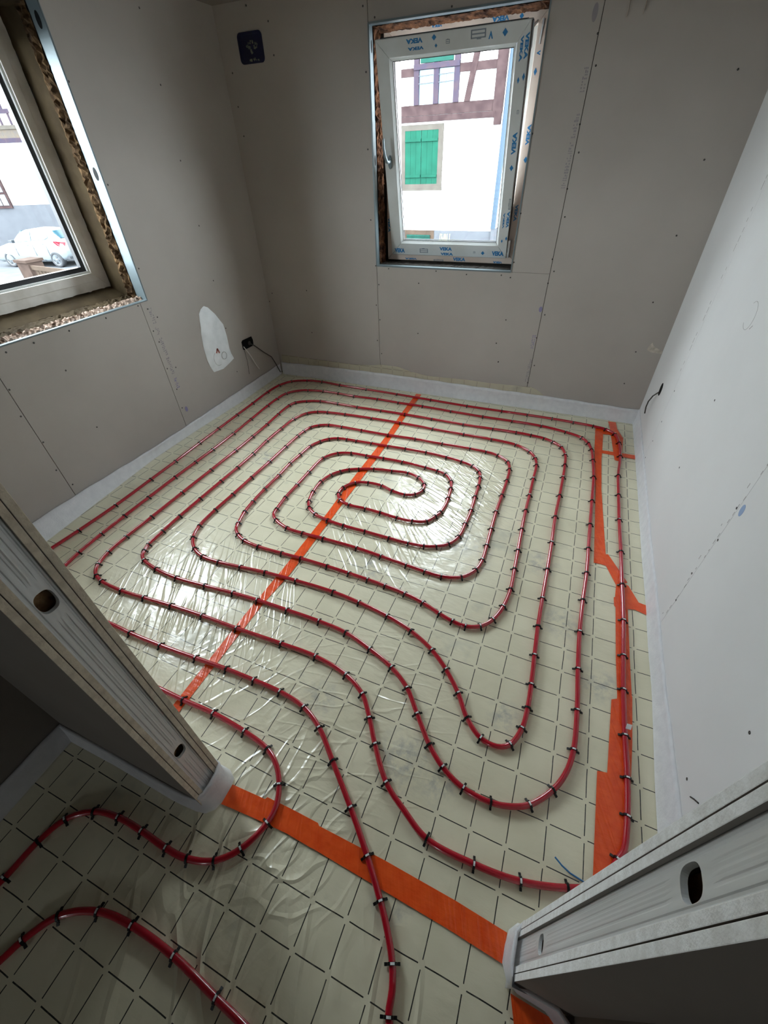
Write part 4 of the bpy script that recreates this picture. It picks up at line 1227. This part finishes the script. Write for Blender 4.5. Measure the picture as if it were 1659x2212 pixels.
for i in range(5):
    a = math.radians(62 + 50 * i / 4)
    for (r, y) in ((ro, -0.0023), (ro + 0.0007, -0.0023), (ro + 0.0007, 0.0023), (ro, 0.0023)):
        vs.append((r * math.cos(a), y, r * math.sin(a)))
for i in range(4):
    for k in range(4):
        q = i * 4
        fs.append((q + k, q + (k + 1) % 4, q + 4 + (k + 1) % 4, q + 4 + k))
fs += [(0, 1, 2, 3), (19, 18, 17, 16)]
TAB = tabm.add(vs, fs).mesh('white_tab', MT['clip_white'])

ORD = ['first', 'second', 'third', 'fourth', 'fifth', 'sixth', 'seventh', 'eighth', 'ninth', 'tenth', 'eleventh', 'twelfth', 'thirteenth', 'fourteenth', 'fifteenth', 'sixteenth',
       'seventeenth', 'eighteenth', 'nineteenth', 'twentieth'] + ['%dth' % i for i in range(21, 60)]
clips = []
for path, which in ((MAIN_PATH, 0), (HALL_PATH, 1)):
    for i, (x, y, c) in enumerate(path):
        if not c:
            continue
        p, q = path[max(0, i - 1)], path[min(len(path) - 1, i + 1)]
        t = Vector((q[0] - p[0], q[1] - p[1])).normalized()
        clips.append(dict(x=x, y=y, t=t, which=which, i=i))
# runs: neighbouring clips whose pipe goes the same way, on the same side of the spiral's middle
CX, CY = 0.10, 1.08
for c in clips:
    if c['which']:
        c['side'] = 'arch'
    elif c['y'] < -0.33:
        c['side'] = 'door'
    elif abs(c['t'].y) > abs(c['t'].x):
        c['side'] = 'socket' if c['x'] < CX else 'pale'
    else:
        c['side'] = 'window' if c['y'] > CY else 'doorway'
runs = []
for c in clips:
    if runs and runs[-1][-1]['side'] == c['side'] and runs[-1][-1]['which'] == c['which']:
        runs[-1].append(c)
    else:
        runs.append([c])
SIDE = {'socket': ('socket wall', 'doorway'), 'pale': ('pale wall', 'doorway'), 'window': ('tilted window', 'socket wall'), 'doorway': ('doorway', 'socket wall'),
        'door': ('', ''), 'arch': ('', '')}


def outward(run):
    n_ = len(run)
    mx, my = sum(c['x'] for c in run) / n_, sum(c['y'] for c in run) / n_
    s_ = run[0]['side']
    return {'socket': mx, 'pale': -mx, 'window': -my, 'doorway': my}.get(s_, my)


for side in SIDE:
    rs = sorted([r for r in runs if r[0]['side'] == side], key=outward)
    for k, r in enumerate(rs):
        wallname, start = SIDE[side]
        key = (lambda c: c['y']) if side in ('socket', 'pale') else (lambda c: c['x'])
        for j, c in enumerate(sorted(r, key=key)):
            if side == 'arch':
                c['label'] = '%s black clip on the short corridor pipe, counted from the dark corridor wall' % ORD[j]
            elif side == 'door':
                c['label'] = '%s black clip from the dark corridor wall, on the %s pipe crossing the doorway' % (ORD[j], ORD[k])
            else:
                c['label'] = '%s black clip from the %s, %s pipe row off the %s' % (ORD[j], start, ORD[k], wallname)
EYE = Vector((0.7347, -0.5691, 1.4662))
clips.sort(key=lambda c: (Vector((c['x'], c['y'], 0)) - EYE).length)
rnd = random.Random(3)
far = MB()
far_tab = MB()


def clip_matrix(c):
    t = c['t']
    # local y runs along the pipe
    return Matrix(((t.y, t.x, 0, c['x']), (-t.x, t.y, 0, c['y']), (0, 0, 1, PZ), (0, 0, 0, 1)))


for n_, c in enumerate(clips):
    mtx = clip_matrix(c)
    has_tab = rnd.random() < (0.72 if n_ < 110 else 0.4)
    flip = rnd.random() < 0.5
    if n_ < 300:
        o_ = bpy.data.objects.new('pipe_clip', CLIP)
        o_.matrix_world = mtx @ Matrix.Rotation(rnd.uniform(-0.12, 0.12), 4, 'Z') @ (Matrix.Rotation(math.pi, 4, 'Z') if flip else Matrix.Identity(4))
        COL.objects.link(o_)
        tag(o_, c['label'], 'pipe clip', 'black clips holding down the red pipe')
        if has_tab:
            t_ = bpy.data.objects.new('white_tab', TAB)
            COL.objects.link(t_)
            t_.parent = o_
    else:
        for src, dst, ok in ((CLIP, far, True), (TAB, far_tab, has_tab)):
            if ok:
                dst.add([mtx @ v.co for v in src.vertices], [tuple(p.vertices) for p in src.polygons])
o_ = far.build('pipe_clips', MT['clip'])
tag(o_, 'the small distant pipe clips near the tilted window wall', 'pipe clips', 'black clips holding down the red pipe', 'stuff')
far_tab.build('white_tab_glints', MT['clip_white'], o_)['kind'] = 'stuff'
# a loose paper tab standing on one clip of the outer pipe
b = MB()
b.obox((1.214, 0.262, 0.0245), (0.0075, 0, 0.001), (0.001, 0.007, 0.004), (0, 0, 0.0004))
tag(b.build('paper_tab', MT['clip_white']), 'small white paper tab lying on the outer pipe above the orange tape', 'paper')

# ================================================================== WALL FITTINGS
# black socket box with three cables
t = thing('socket_box', 'black wall socket box with loose cables low on the side window wall', 'socket box', (XL, 2.155, 0.38))
b = MB()
pts = [(2.086, 0.352), (2.098, 0.344), (2.205, 0.344), (2.219, 0.352), (2.224, 0.385), (2.214, 0.415), (2.104, 0.418), (2.088, 0.408)]
b.prism([(XL - 0.03, y, z) for y, z in pts], (0.034, 0, 0))
b.build('box', MT['black'], t)
MB().lathe((XL + 0.004, 2.172, 0.376), (1, 0, 0), [(0, 0.016), (0.003, 0.016), (0.003, 0.010), (0.001, 0.008), (0.001, 0.0001)], 16).build('grommet', MT['cable'], t)
MB().tube([(XL + 0.006, 2.172, 0.374), (XL + 0.025, 2.200, 0.350), (XL + 0.03, 2.30, 0.260), (XL + 0.028, 2.385, 0.195), (XL + 0.026, 2.425, 0.125), (XL + 0.03, 2.465, 0.03)], 0.0042, 8).build('cable', MT['cable'], t)
MB().tube([(XL + 0.004, 2.095, 0.372), (XL + 0.02, 2.112, 0.330), (XL + 0.024, 2.135, 0.282), (XL + 0.024, 2.165, 0.215), (XL + 0.022, 2.200, 0.155)], 0.0036, 8).build('cable', MT['cable_light'], t)
MB().tube([(XL + 0.004, 2.092, 0.38), (XL + 0.012, 2.085, 0.355), (XL + 0.03, 2.07, 0.26), (XL + 0.035, 2.05, 0.17)], 0.0016, 6).build('wire', MT['cable'], t)

# plastic sheet stuck to the wall
outline = [(1.804, 0.740), (1.765, 0.728), (1.741, 0.704), (1.731, 0.666), (1.718, 0.620), (1.708, 0.583), (1.690, 0.488), (1.688, 0.403), (1.705, 0.345), (1.718, 0.306), (1.822, 0.294), (1.90, 0.308), (1.959, 0.327), (1.946, 0.37), (1.941, 0.407), (1.945, 0.50), (1.944, 0.581), (1.887, 0.669), (1.835, 0.724)]
cy_, cz_ = 1.82, 0.50
vs = [(XL + 0.012, cy_, cz_)]
for k, (f_, off) in enumerate(((0.35, 0.013), (0.7, 0.010), (0.92, 0.006), (1.0, 0.0015))):
    for i, (y, z) in enumerate(outline):
        vs.append((XL + off + 0.002 * math.sin(i * 2.3 + k * 1.7), cy_ + (y - cy_) * f_, cz_ + (z - cz_) * f_))
n_ = len(outline)
fs = [(0, 1 + i, 1 + (i + 1) % n_) for i in range(n_)]
for k in range(3):
    for i in range(n_):
        a, b_ = 1 + k * n_ + i, 1 + k * n_ + (i + 1) % n_
        fs.append((a, a + n_, b_ + n_, b_))
o_ = MB().add(vs, fs, 0, True).build('plastic_sheet', MT['sheet'])
tag(o_, 'torn white plastic sheet stuck on the wall beside the black socket box', 'plastic sheet')
MB().tube([(XL + 0.014, 1.855 + 0.026 * math.cos(a / 3), 0.385 + 0.026 * math.sin(a / 3)) for a in range(0, 20)], 0.0012, 6).build('ring', MT['mark'], o_)
MB().tube([(XL + 0.013, 1.79 + 0.045 * math.cos(2.0 + a / 5), 0.385 + 0.05 * math.sin(2.0 + a / 5)) for a in range(0, 16)], 0.0008, 6).build('loop', MT['mark'], o_)
MB().bar((XL + 0.0145, 1.785, 0.425), (XL + 0.0145, 1.803, 0.452), 0.012, 0.002, (1, 0, 0)).bar((XL + 0.0145, 1.803, 0.452), (XL + 0.0145, 1.815, 0.418), 0.012, 0.002, (1, 0, 0)).build('red_mark', MT['red_mark'], o_)

# blue wall box
t = thing('wall_box', 'dark blue rounded wall box with white specks, high in the wall corner', 'wall box', (-1.403, YB, 2.006))


def rounded(cx, cz, w, h, r, n=6):
    out = []
    for (sx, sz, a0) in ((1, 1, 0), (-1, 1, 90), (-1, -1, 180), (1, -1, 270)):
        for k in range(n + 1):
            a = math.radians(a0 + 90 * k / n)
            out.append((cx + sx * (w / 2 - r) + r * math.cos(a), cz + sz * (h / 2 - r) + r * math.sin(a)))
    return out


ou, inn = rounded(-1.403, 2.006, 0.174, 0.130, 0.022), rounded(-1.403, 2.006, 0.150, 0.106, 0.016)
n_ = len(ou)
vs = [(x, YB - 0.004, z) for x, z in ou] + [(x, YB - 0.004, z) for x, z in inn] + [(x, YB - 0.0008, z) for x, z in inn] + [(x, YB + 0.001, z) for x, z in ou]
fs = []
for i in range(n_):
    j = (i + 1) % n_
    fs += [(i, j, n_ + j, n_ + i), (n_ + i, n_ + j, 2 * n_ + j, 2 * n_ + i), (3 * n_ + i, 3 * n_ + j, j, i)]
fs.append(tuple(range(2 * n_, 3 * n_)))
MB().add(vs, fs).build('box', MT['blue_box'], t)
b = MB()
rs = random.Random(12)
for k in range(26):
    x, z = (rs.uniform(-1.45, -1.355), rs.uniform(1.985, 2.045)) if k < 20 else (rs.uniform(-1.42, -1.36), rs.uniform(1.950, 1.962))
    if k < 20 and abs((x + 1.40) * 0.8) + abs(z - 2.0) > 0.055:
        continue
    w, h = rs.uniform(0.006, 0.016), rs.uniform(0.005, 0.014)
    b.prism([(x + w * rs.uniform(0.25, 0.8) * math.cos(q), YB - 0.001, z + h * rs.uniform(0.25, 0.8) * math.sin(q)) for q in [i * math.pi / 5 for i in range(10)]], (0, -0.0015 - 0.0001 * k, 0))
b.build('plaster_specks', MT['speck'], t)

# black cable hole in the pale wall
t = thing('cable_outlet', 'black hole with a short cable low in the pale wall', 'cable outlet', (XR, 2.177, 0.40))
b = MB().prism([(XR - 0.0012, 2.177 + 0.029 * math.cos(q * math.pi / 12), 0.399 + 0.037 * math.sin(q * math.pi / 12)) for q in range(24)], (0.0125, 0, 0))
b.build('hole', MT['black'], t)
MB().tube([(XR - 0.001, 2.184, 0.380), (XR - 0.018, 2.215, 0.340), (XR - 0.026, 2.235, 0.295), (XR - 0.026, 2.24, 0.255), (XR - 0.020, 2.235, 0.215)], 0.0038, 8).build('cable', MT['cable'], t)

for (x, z, lab) in ((0.6515, 1.931, 'thin bent wire hanging from the ceiling, nearer to the tilted window'), (0.7195, 1.933, 'thin bent wire hanging from the ceiling, nearer to the pale wall')):
    b = MB().tube([(x, YB - 0.004, CEIL), (x + 0.001, YB - 0.006, z + 0.08), (x, YB - 0.005, z + 0.016), (x - 0.003, YB - 0.003, z)], [0.0026, 0.0026, 0.0026, 0.001], 7)
    tag(b.build('ceiling_wire', MT['wire']), lab, 'wire', 'wires hanging by the window wall')

b = MB()
vs, fs = [], []
sm_ = [(1.218, 0.503), (1.228, 0.535), (1.236, 0.548), (1.247, 0.532), (1.262, 0.522), (1.285, 0.512), (1.308, 0.503), (1.308, 0.486), (1.28, 0.488), (1.247, 0.490)]
b.prism([(x, YB - 0.0015, z) for x, z in sm_], (0, 0.002, 0))
tag(b.build('plaster_smear', MT['plaster']), 'pale plaster smear in the corner above the edge strip', 'plaster smear')

b = MB().tube([(1.026, -0.174, 0.012), (1.045, -0.185, 0.010), (1.068, -0.192, 0.005), (1.100, -0.196, 0.0035), (1.15, -0.205, 0.0035)], 0.0022, 7)
tag(b.build('wire_offcut', MT['blue_wire']), 'thin blue wire offcut on the floor by the pale partition end', 'wire')

# ================================================================== OUTSIDE
GZ = -1.9
o = MB().box(-60, 12, 2.9, 40, GZ - 0.2, GZ).box(-60, -2.05, -30, 2.9, GZ - 0.2, GZ).build('ground', MT['asphalt'])
struct(o, 'pale street paving outside')

# ---- house across the street, seen through the tilted window
FY = 14.0
house = thing('street_house', 'white half-timbered house with green shutters across the street', 'house', (-4.0, FY, GZ))
b = MB().box(-16, -2.02, FY, FY + 6, -0.187, 7.5)
b.build('wall', MT['facade'], house)
MB().box(-16, -4.75, FY - 0.05, FY + 5.9, GZ, -0.187).box(-3.733, -2.02, FY - 0.05, FY + 5.9, GZ, -0.187).build('plinth', MT['facade_grey'], house)
MB().box(-4.75, -3.733, FY - 0.06, FY + 5.9, GZ, -0.187).build('sandstone_base', MT['sandstone'], house)


def beam(x0, x1, z0, z1, mat='timber', name='timber_beam', d=0.05):
    return MB().box(x0, x1, FY - d, FY + 0.02, z0, z1).build(name, MT[mat], house)


beam(-16, -2.24, 2.36, 2.568)
beam(-16, -2.24, 2.235, 2.352, d=0.08)
beam(-2.317, -2.07, 2.30, 7.3, d=0.07)
beam(-2.26, -2.08, 2.09, 2.30, d=0.09, name='beam_bracket')
beam(-16, -4.434, 3.101, 3.253)
beam(-3.231, -2.317, 3.101, 3.253)
beam(-16, -2.24, 4.35, 4.60)
b = MB().prism([(-3.079, FY - 0.062, 2.568), (-2.934, FY - 0.062, 2.568), (-2.56, FY - 0.062, 4.35), (-2.70, FY - 0.062, 4.35)], (0, 0.08, 0))
b.build('timber_beam', MT['timber'], house)
for x in (-6.2, -7.6):
    beam(x, x + 0.16, 2.568, 4.35)
# upper window
wn = MB()
for (x0_, x1_) in ((-4.434, -4.297), (-3.901, -3.764), (-3.368, -3.231)):
    wn.box(x0_, x1_, FY - 0.07, FY + 0.02, 2.568, 4.2)
wn.box(-4.434, -3.231, FY - 0.09, FY + 0.02, 3.208, 3.307).box(-4.434, -3.231, FY - 0.06, FY + 0.02, 3.46, 4.2)
wf = wn.build('window', MT['timber_violet'], house)
MB().box(-4.297, -3.901, FY - 0.02, FY + 0.01, 2.568, 3.208).box(-3.764, -3.368, FY - 0.02, FY + 0.01, 2.568, 3.208).build('pane', MT['pane'], wf)
MB().box(-4.25, -3.40, FY - 0.10, FY - 0.05, 3.318, 3.52).build('green_valance', MT['green_dark'], wf)
ir = MB()
for (x0_, x1_) in ((-4.297, -3.901), (-3.764, -3.368)):
    for z in (2.95, 3.09):
        ir.tube([(x0_, FY - 0.10, z), (x1_, FY - 0.10, z + 0.01)], 0.008, 6)
    xm = (x0_ + x1_) / 2
    ir.tube([(xm, FY - 0.10, 2.93), (xm + 0.015, FY - 0.10, 3.02), (xm, FY - 0.10, 3.14)], 0.007, 6)
    ir.tube([(x0_ + 0.04, FY - 0.10, 2.93), (x0_ + 0.05, FY - 0.10, 3.12)], 0.006, 6)
ir.build('railing', MT['iron'], wf)
# shuttered window
sw = MB().box(-4.814, -3.581, FY - 0.05, FY + 0.02, 2.073, 2.19).box(-4.814, -4.677, FY - 0.05, FY + 0.02, 0.80, 2.073).box(-3.718, -3.581, FY - 0.05, FY + 0.02, 0.80, 2.073)
sw.box(-4.814, -3.581, FY - 0.06, FY + 0.02, 0.80, 0.925).box(-4.82, -3.57, FY - 0.10, FY + 0.02, 0.775, 0.82)
fr_ = sw.build('window_surround', MT['shutter_frame'], house)
for (x0_, x1_) in ((-4.677, -4.202), (-4.194, -3.718)):
    s_ = MB()
    npl = 3
    for k in range(npl):
        a = x0_ + (x1_ - x0_) * k / npl
        s_.box(a + 0.002, a + (x1_ - x0_) / npl - 0.002, FY - 0.045, FY - 0.015, 0.925, 2.073)
    s_.box(x0_ + 0.01, x1_ - 0.01, FY - 0.075, FY - 0.045, 1.075, 1.135).box(x0_ + 0.01, x1_ - 0.01, FY - 0.075, FY - 0.045, 1.845, 1.905)
    s_.build('shutter', MT['green'], fr_)
# cellar vent
cv = MB()
for k in range(3):
    cv.box(-4.60, -3.85, FY - 0.10, FY - 0.07, -0.345 - k * 0.16, -0.305 + 0.02 - k * 0.16 - 0.04 + 0.02)
cv.box(-4.60, -3.85, FY - 0.085, FY - 0.065, -0.9, -0.30)
cv.build('cellar_shutter', MT['green_dark'], house)
rf = MB().prism([(-16.5, FY - 0.5, 7.2), (-16.5, FY + 3, 9.8), (-16.5, FY + 6.5, 7.2)], (14.4, 0, 0))
rf.build('roof', MT['roof'], house)

t = MB().tube([(-1.955, FY - 0.1, -0.12), (-1.955, FY - 0.1, 7.2)], 0.072, 12).build('downpipe', MT['downpipe'], house)
MB().tube([(-1.955, FY - 0.1, -0.12), (-1.955, FY - 0.1, GZ)], 0.062, 12).build('cast_base', MT['facade_grey'], t)
b = MB()
for z in (1.1, 2.45, 4.0):
    b.tube([(-1.955, FY - 0.1, z), (-1.955, FY - 0.1, z + 0.05)], 0.064, 12)
b.build('bracket', MT['iron'], t)
n2 = thing('street_house', 'plain white gabled house set back beyond the zinc downpipe', 'house', (2.0, 17.0, GZ))
MB().box(-1.6, 9, 16.5, 22, GZ, 6.5).build('wall', MT['facade'], n2)
MB().prism([(-1.8, 16.1, 6.5), (-1.8, 19.2, 8.8), (-1.8, 22.3, 6.5)], (11, 0, 0)).build('roof', MT['roof'], n2)
for (x, z) in ((-1.45, -0.4), (-1.45, 0.35)):
    MB().bar((x - 0.25, 16.42, z), (x + 0.25, 16.42, z + 0.35), 0.10, 0.06, (0, 1, 0)).build('railing', MT['timber'], n2)
t = thing('twigs', 'bare green twigs at the foot of the white house', 'plant', (-3.35, FY - 0.3, GZ))
b = MB()
rs = random.Random(5)
for k in range(9):
    x = -3.55 + k * 0.05
    b.tube([(x, FY - 0.25, GZ), (x + rs.uniform(-0.1, 0.1), FY - 0.25, -0.8), (x + rs.uniform(-0.18, 0.18), FY - 0.28, -0.24)], 0.008, 5)
b.build('stems', MT['leaf'], t)

# ---- view through the side window: second house, car, fence
u_h = Vector((0.9292, 0.3697, 0))
n_h = Vector((0.3697, -0.9292, 0))
Q = Vector((-23.5, 13.8, 0)) - n_h * 3.5


def HP(u, z, d=0.0):
    p = Q + u_h * u + n_h * d
    return Vector((p.x, p.y, z))


def hbox(u0, u1, z0, z1, d0, d1, name, mat, parent):
    b = MB().prism([HP(u0, z0, d0), HP(u1, z0, d0), HP(u1, z1, d0), HP(u0, z1, d0)], n_h * (d1 - d0))
    return b.build(name, MT[mat], parent)


h2 = thing('street_house', 'white house with timbered upper floor behind the parked car', 'house', (-24.8, 17.0, GZ))
hbox(-12, 8, 0.31, 2.64, -5, 0.0, 'wall', 'facade', h2)
hbox(-12, 8, GZ, 0.31, -5, 0.04, 'plinth', 'facade_grey', h2)
hbox(-12, 8, 2.64, 2.80, -5, 0.12, 'jetty_beam', 'timber_violet', h2)
hbox(-12, 8, 2.80, 3.10, -5, 0.10, 'tile_band', 'roof', h2)
hbox(-12, 8, 3.10, 3.24, -5, 0.14, 'timber_sill', 'shutter_frame', h2)
hbox(-12, 8, 3.24, 6.0, -5, 0.0, 'upper_wall', 'facade', h2)
hbox(-12, 8, 3.63, 3.78, 0.0, 0.06, 'timber_rail', 'timber_violet', h2)
for k in range(9):
    hbox(-2.6 + k * 0.45, -2.52 + k * 0.45, 3.24, 3.63, 0.0, 0.05, 'timber_post', 'timber_violet', h2)
hbox(-0.56, -0.44, 3.78, 6.0, 0.0, 0.06, 'timber_post', 'timber_violet', h2)
wf2 = hbox(-2.95, -2.12, 0.20, 1.42, 0.0, 0.10, 'window', 'timber', h2)
hbox(-2.86, -2.56, 0.32, 0.75, 0.1, 0.12, 'pane', 'pane', wf2)
hbox(-2.50, -2.22, 0.32, 0.75, 0.1, 0.12, 'pane', 'pane', wf2)
hbox(-2.86, -2.56, 0.85, 1.30, 0.1, 0.12, 'pane', 'pane', wf2)
hbox(-2.50, -2.22, 0.85, 1.30, 0.1, 0.12, 'pane', 'pane', wf2)
b = MB().prism([HP(-12.5, 5.9, 0.5), HP(-12.5, 8.2, -2.5), HP(-12.5, 5.9, -5.5)], u_h * 21)
b.build('roof', MT['roof'], h2)

# car
cu = Vector((0.98, 0.2, 0)).normalized()
cw = Vector((-0.2, 0.98, 0)).normalized()            # away from us
CP = Vector((-23.5, 13.8, GZ))
car = thing('car', 'white five-door hatchback parked in the street outside the old window', 'car', CP + cu * 0.24 + cw * 0.85)


def CV(u, w, z):
    return CP + cu * u + cw * w + Vector((0, 0, z))


WID = 1.70
#  u, z low, z belt, z top, inset of belt, inset of top
ST = [(-1.92, 0.32, 0.52, 0.60, 0.22, 0.40), (-1.84, 0.24, 0.60, 0.70, 0.10, 0.28), (-1.60, 0.22, 0.72, 0.82, 0.03, 0.20), (-1.05, 0.22, 0.84, 0.94, 0.0, 0.17), (-0.62, 0.22, 0.92, 1.02, 0.0, 0.16),
      (-0.20, 0.22, 0.95, 1.30, 0.0, 0.22), (0.10, 0.22, 0.97, 1.43, 0.0, 0.24), (0.55, 0.22, 0.99, 1.47, 0.0, 0.25), (1.10, 0.22, 1.02, 1.45, 0.0, 0.26), (1.55, 0.24, 1.05, 1.38, 0.02, 0.27),
      (1.88, 0.27, 1.02, 1.16, 0.06, 0.24), (2.05, 0.34, 0.90, 0.96, 0.12, 0.25), (2.12, 0.40, 0.62, 0.68, 0.16, 0.25)]
vs = []
for (u, zl_, zb, zt, ib, it) in ST:
    for (w, z) in ((ib + 0.08, zl_), (ib, zl_ + 0.12), (ib - 0.02, (zl_ + zb) / 2 + 0.1), (ib + 0.03, zb), (it, zt - 0.02), (it + 0.25, zt + 0.015),
                   (WID - it - 0.25, zt + 0.015), (WID - it, zt - 0.02), (WID - ib - 0.03, zb), (WID - ib + 0.02, (zl_ + zb) / 2 + 0.1), (WID - ib, zl_ + 0.12), (WID - ib - 0.08, zl_)):
        vs.append(CV(u, w, z))
fs = []
K = 12
for i in range(len(ST) - 1):
    for k in range(K):
        fs.append((i * K + k, i * K + (k + 1) % K, (i + 1) * K + (k + 1) % K, (i + 1) * K + k))
fs += [tuple(range(K)), tuple(range(len(ST) * K - 1, (len(ST) - 1) * K - 1, -1))]
body = MB().add(vs, fs, 0, True).build('body', MT['car'], car)


def side_pt(u, z, off=-0.012):
    """a point on the near flank of the greenhouse"""
    for i in range(len(ST) - 1):
        if ST[i][0] <= u <= ST[i + 1][0]:
            k = (u - ST[i][0]) / (ST[i + 1][0] - ST[i][0])
            zb, zt, ib, it = (ST[i][j] + (ST[i + 1][j] - ST[i][j]) * k for j in (2, 3, 4, 5))
            f_ = clamp((z - zb) / max(0.05, (zt - 0.02 - zb)))
            return CV(u, ib + 0.03 + (it - ib - 0.03) * f_ + off, z)


for pts in ([(-0.30, 1.02), (-0.05, 1.28), (0.18, 1.37), (0.55, 1.41), (0.55, 1.06), (0.1, 1.03)], [(0.62, 1.41), (1.00, 1.40), (1.38, 1.30), (1.48, 1.17), (1.30, 1.10), (0.62, 1.07)]):
    P_ = [side_pt(*q) for q in pts]
    MB().prism(P_, cw * -0.012).build('side_window', MT['car_glass'], car)
MB().prism([CV(1.60, 0.36, 1.385), CV(1.60, WID - 0.36, 1.385), CV(1.93, WID - 0.33, 1.11), CV(1.93, 0.33, 1.11)], (cu + Vector((0, 0, 0.8))) * 0.02).build('rear_window', MT['car_glass'], car)
MB().prism([CV(-0.60, 0.22, 1.03), CV(-0.60, WID - 0.22, 1.03), CV(0.03, WID - 0.27, 1.41), CV(0.03, 0.27, 1.41)], (-cu * 0.6 + Vector((0, 0, 1))) * 0.02).build('windscreen', MT['car_glass'], car)
for (w0, w1) in ((0.05, 0.42), (WID - 0.42, WID - 0.05)):
    MB().prism([CV(1.74, w0 - 0.03, 0.98), CV(1.95, w0 + 0.04, 0.94), CV(2.08, (w0 + w1) / 2 + 0.08, 0.90), CV(2.06, (w0 + w1) / 2, 0.78), CV(1.90, w0 + 0.02, 0.80)], Vector((0, 0, 0.06)) + cu * 0.03).build('tail_light', MT['tail'], car)
for (u, w, sgn) in ((-1.05, 0.0, -1), (1.53, 0.0, -1), (-1.05, WID, 1), (1.53, WID, 1)):
    c = CV(u, w + sgn * -0.02, 0.31)
    wh = MB().lathe(c, cw * sgn, [(-0.20, 0.20), (-0.20, 0.30), (-0.01, 0.315), (0.03, 0.29), (0.032, 0.215), (0.02, 0.21)], 28).build('wheel', MT['tyre'], car)
    r_ = MB().lathe(c, cw * sgn, [(0.02, 0.212), (0.026, 0.20), (0.012, 0.19)], 28)
    for k in range(5):
        a = 2 * math.pi * k / 5 + 0.3
        d_ = cu * math.cos(a) + Vector((0, 0, 1)) * math.sin(a)
        s_ = cu * -math.sin(a) + Vector((0, 0, 1)) * math.cos(a)
        for q in (-1, 1):
            r_.obox(c + d_ * 0.11 + s_ * 0.022 * q + cw * sgn * 0.016, d_ * 0.09, s_ * 0.012, cw * 0.008)
    r_.lathe(c, cw * sgn, [(0.028, 0.0001), (0.028, 0.045), (0.01, 0.05)], 12)
    r_.build('rim', MT['rim'], wh)
    MB().lathe(c, cw * sgn, [(0.0, 0.0001), (0.0, 0.19)], 20).build('wheel_well', MT['car_dark'], wh)
MB().obox(CV(-0.33, -0.13, 1.05), cu * 0.09, cw * 0.08, Vector((0, 0, 0.055))).build('mirror', MT['car_dark'], car)
for (u, z) in ((0.28, 0.90), (1.12, 0.93)):
    MB().obox(CV(u, -0.03, z), cu * 0.08, cw * 0.012, Vector((0, 0, 0.014))).build('door_handle', MT['car'], car)
MB().prism([CV(-0.62, -0.012, 0.25), CV(0.95, -0.012, 0.25), CV(0.90, -0.022, 0.31), CV(0.2, -0.025, 0.40), CV(-0.3, -0.022, 0.36)], cw * 0.03).build('sill_trim', MT['car_dark'], car)
for u in (0.585, -0.42, 1.3):
    MB().obox(CV(u, -0.0215, 0.70), cu * 0.004, cw * 0.008, Vector((0, 0, 0.22))).build('door_gap', MT['car_dark'], car)
MB().obox(CV(1.9, WID / 2, 0.36), cu * 0.26, cw * 0.70, Vector((0, 0, 0.05))).build('bumper_trim', MT['car_dark'], car)

# fence and gate pillar
t = thing('gate_pillar', 'brown stone gate pillar in front of the parked car', 'pillar', (-14.3, 8.15, GZ))
MB().box(-14.56, -14.08, 8.10, 8.55, GZ, -0.47).build('shaft', MT['pillar'], t)
MB().box(-14.60, -14.04, 8.06, 8.59, -0.47, -0.40).build('cap', MT['pillar'], t)
t = thing('fence', 'brown slatted wooden fence beside the stone gate pillar', 'fence', (-12.7, 8.05, GZ))
fa, fb_ = Vector((-14.06, 8.19, 0)), Vector((-10.2, 7.75, 0))
fd = (fb_ - fa).normalized()
fn = Vector((-fd.y, fd.x, 0))
MB().prism([fa + Vector((0, 0, -0.53)), fb_ + Vector((0, 0, -0.53)), fb_ + Vector((0, 0, -0.64)), fa + Vector((0, 0, -0.64))], fn * -0.05).build('top_rail', MT['fence'], t)
for k in range(21):
    p = fa + fd * (0.06 + k * 0.183)
    MB().prism([p + Vector((0, 0, -1.85)), p + fd * 0.135 + Vector((0, 0, -1.85)), p + fd * 0.135 + Vector((0, 0, -0.60)), p + Vector((0, 0, -0.60))], fn * 0.025).build('slat', MT['fence'], t)
MB().prism([fa + Vector((0, 0, -1.6)), fb_ + Vector((0, 0, -1.6)), fb_ + Vector((0, 0, -1.7)), fa + Vector((0, 0, -1.7))], fn * 0.05).build('bottom_rail', MT['fence'], t)
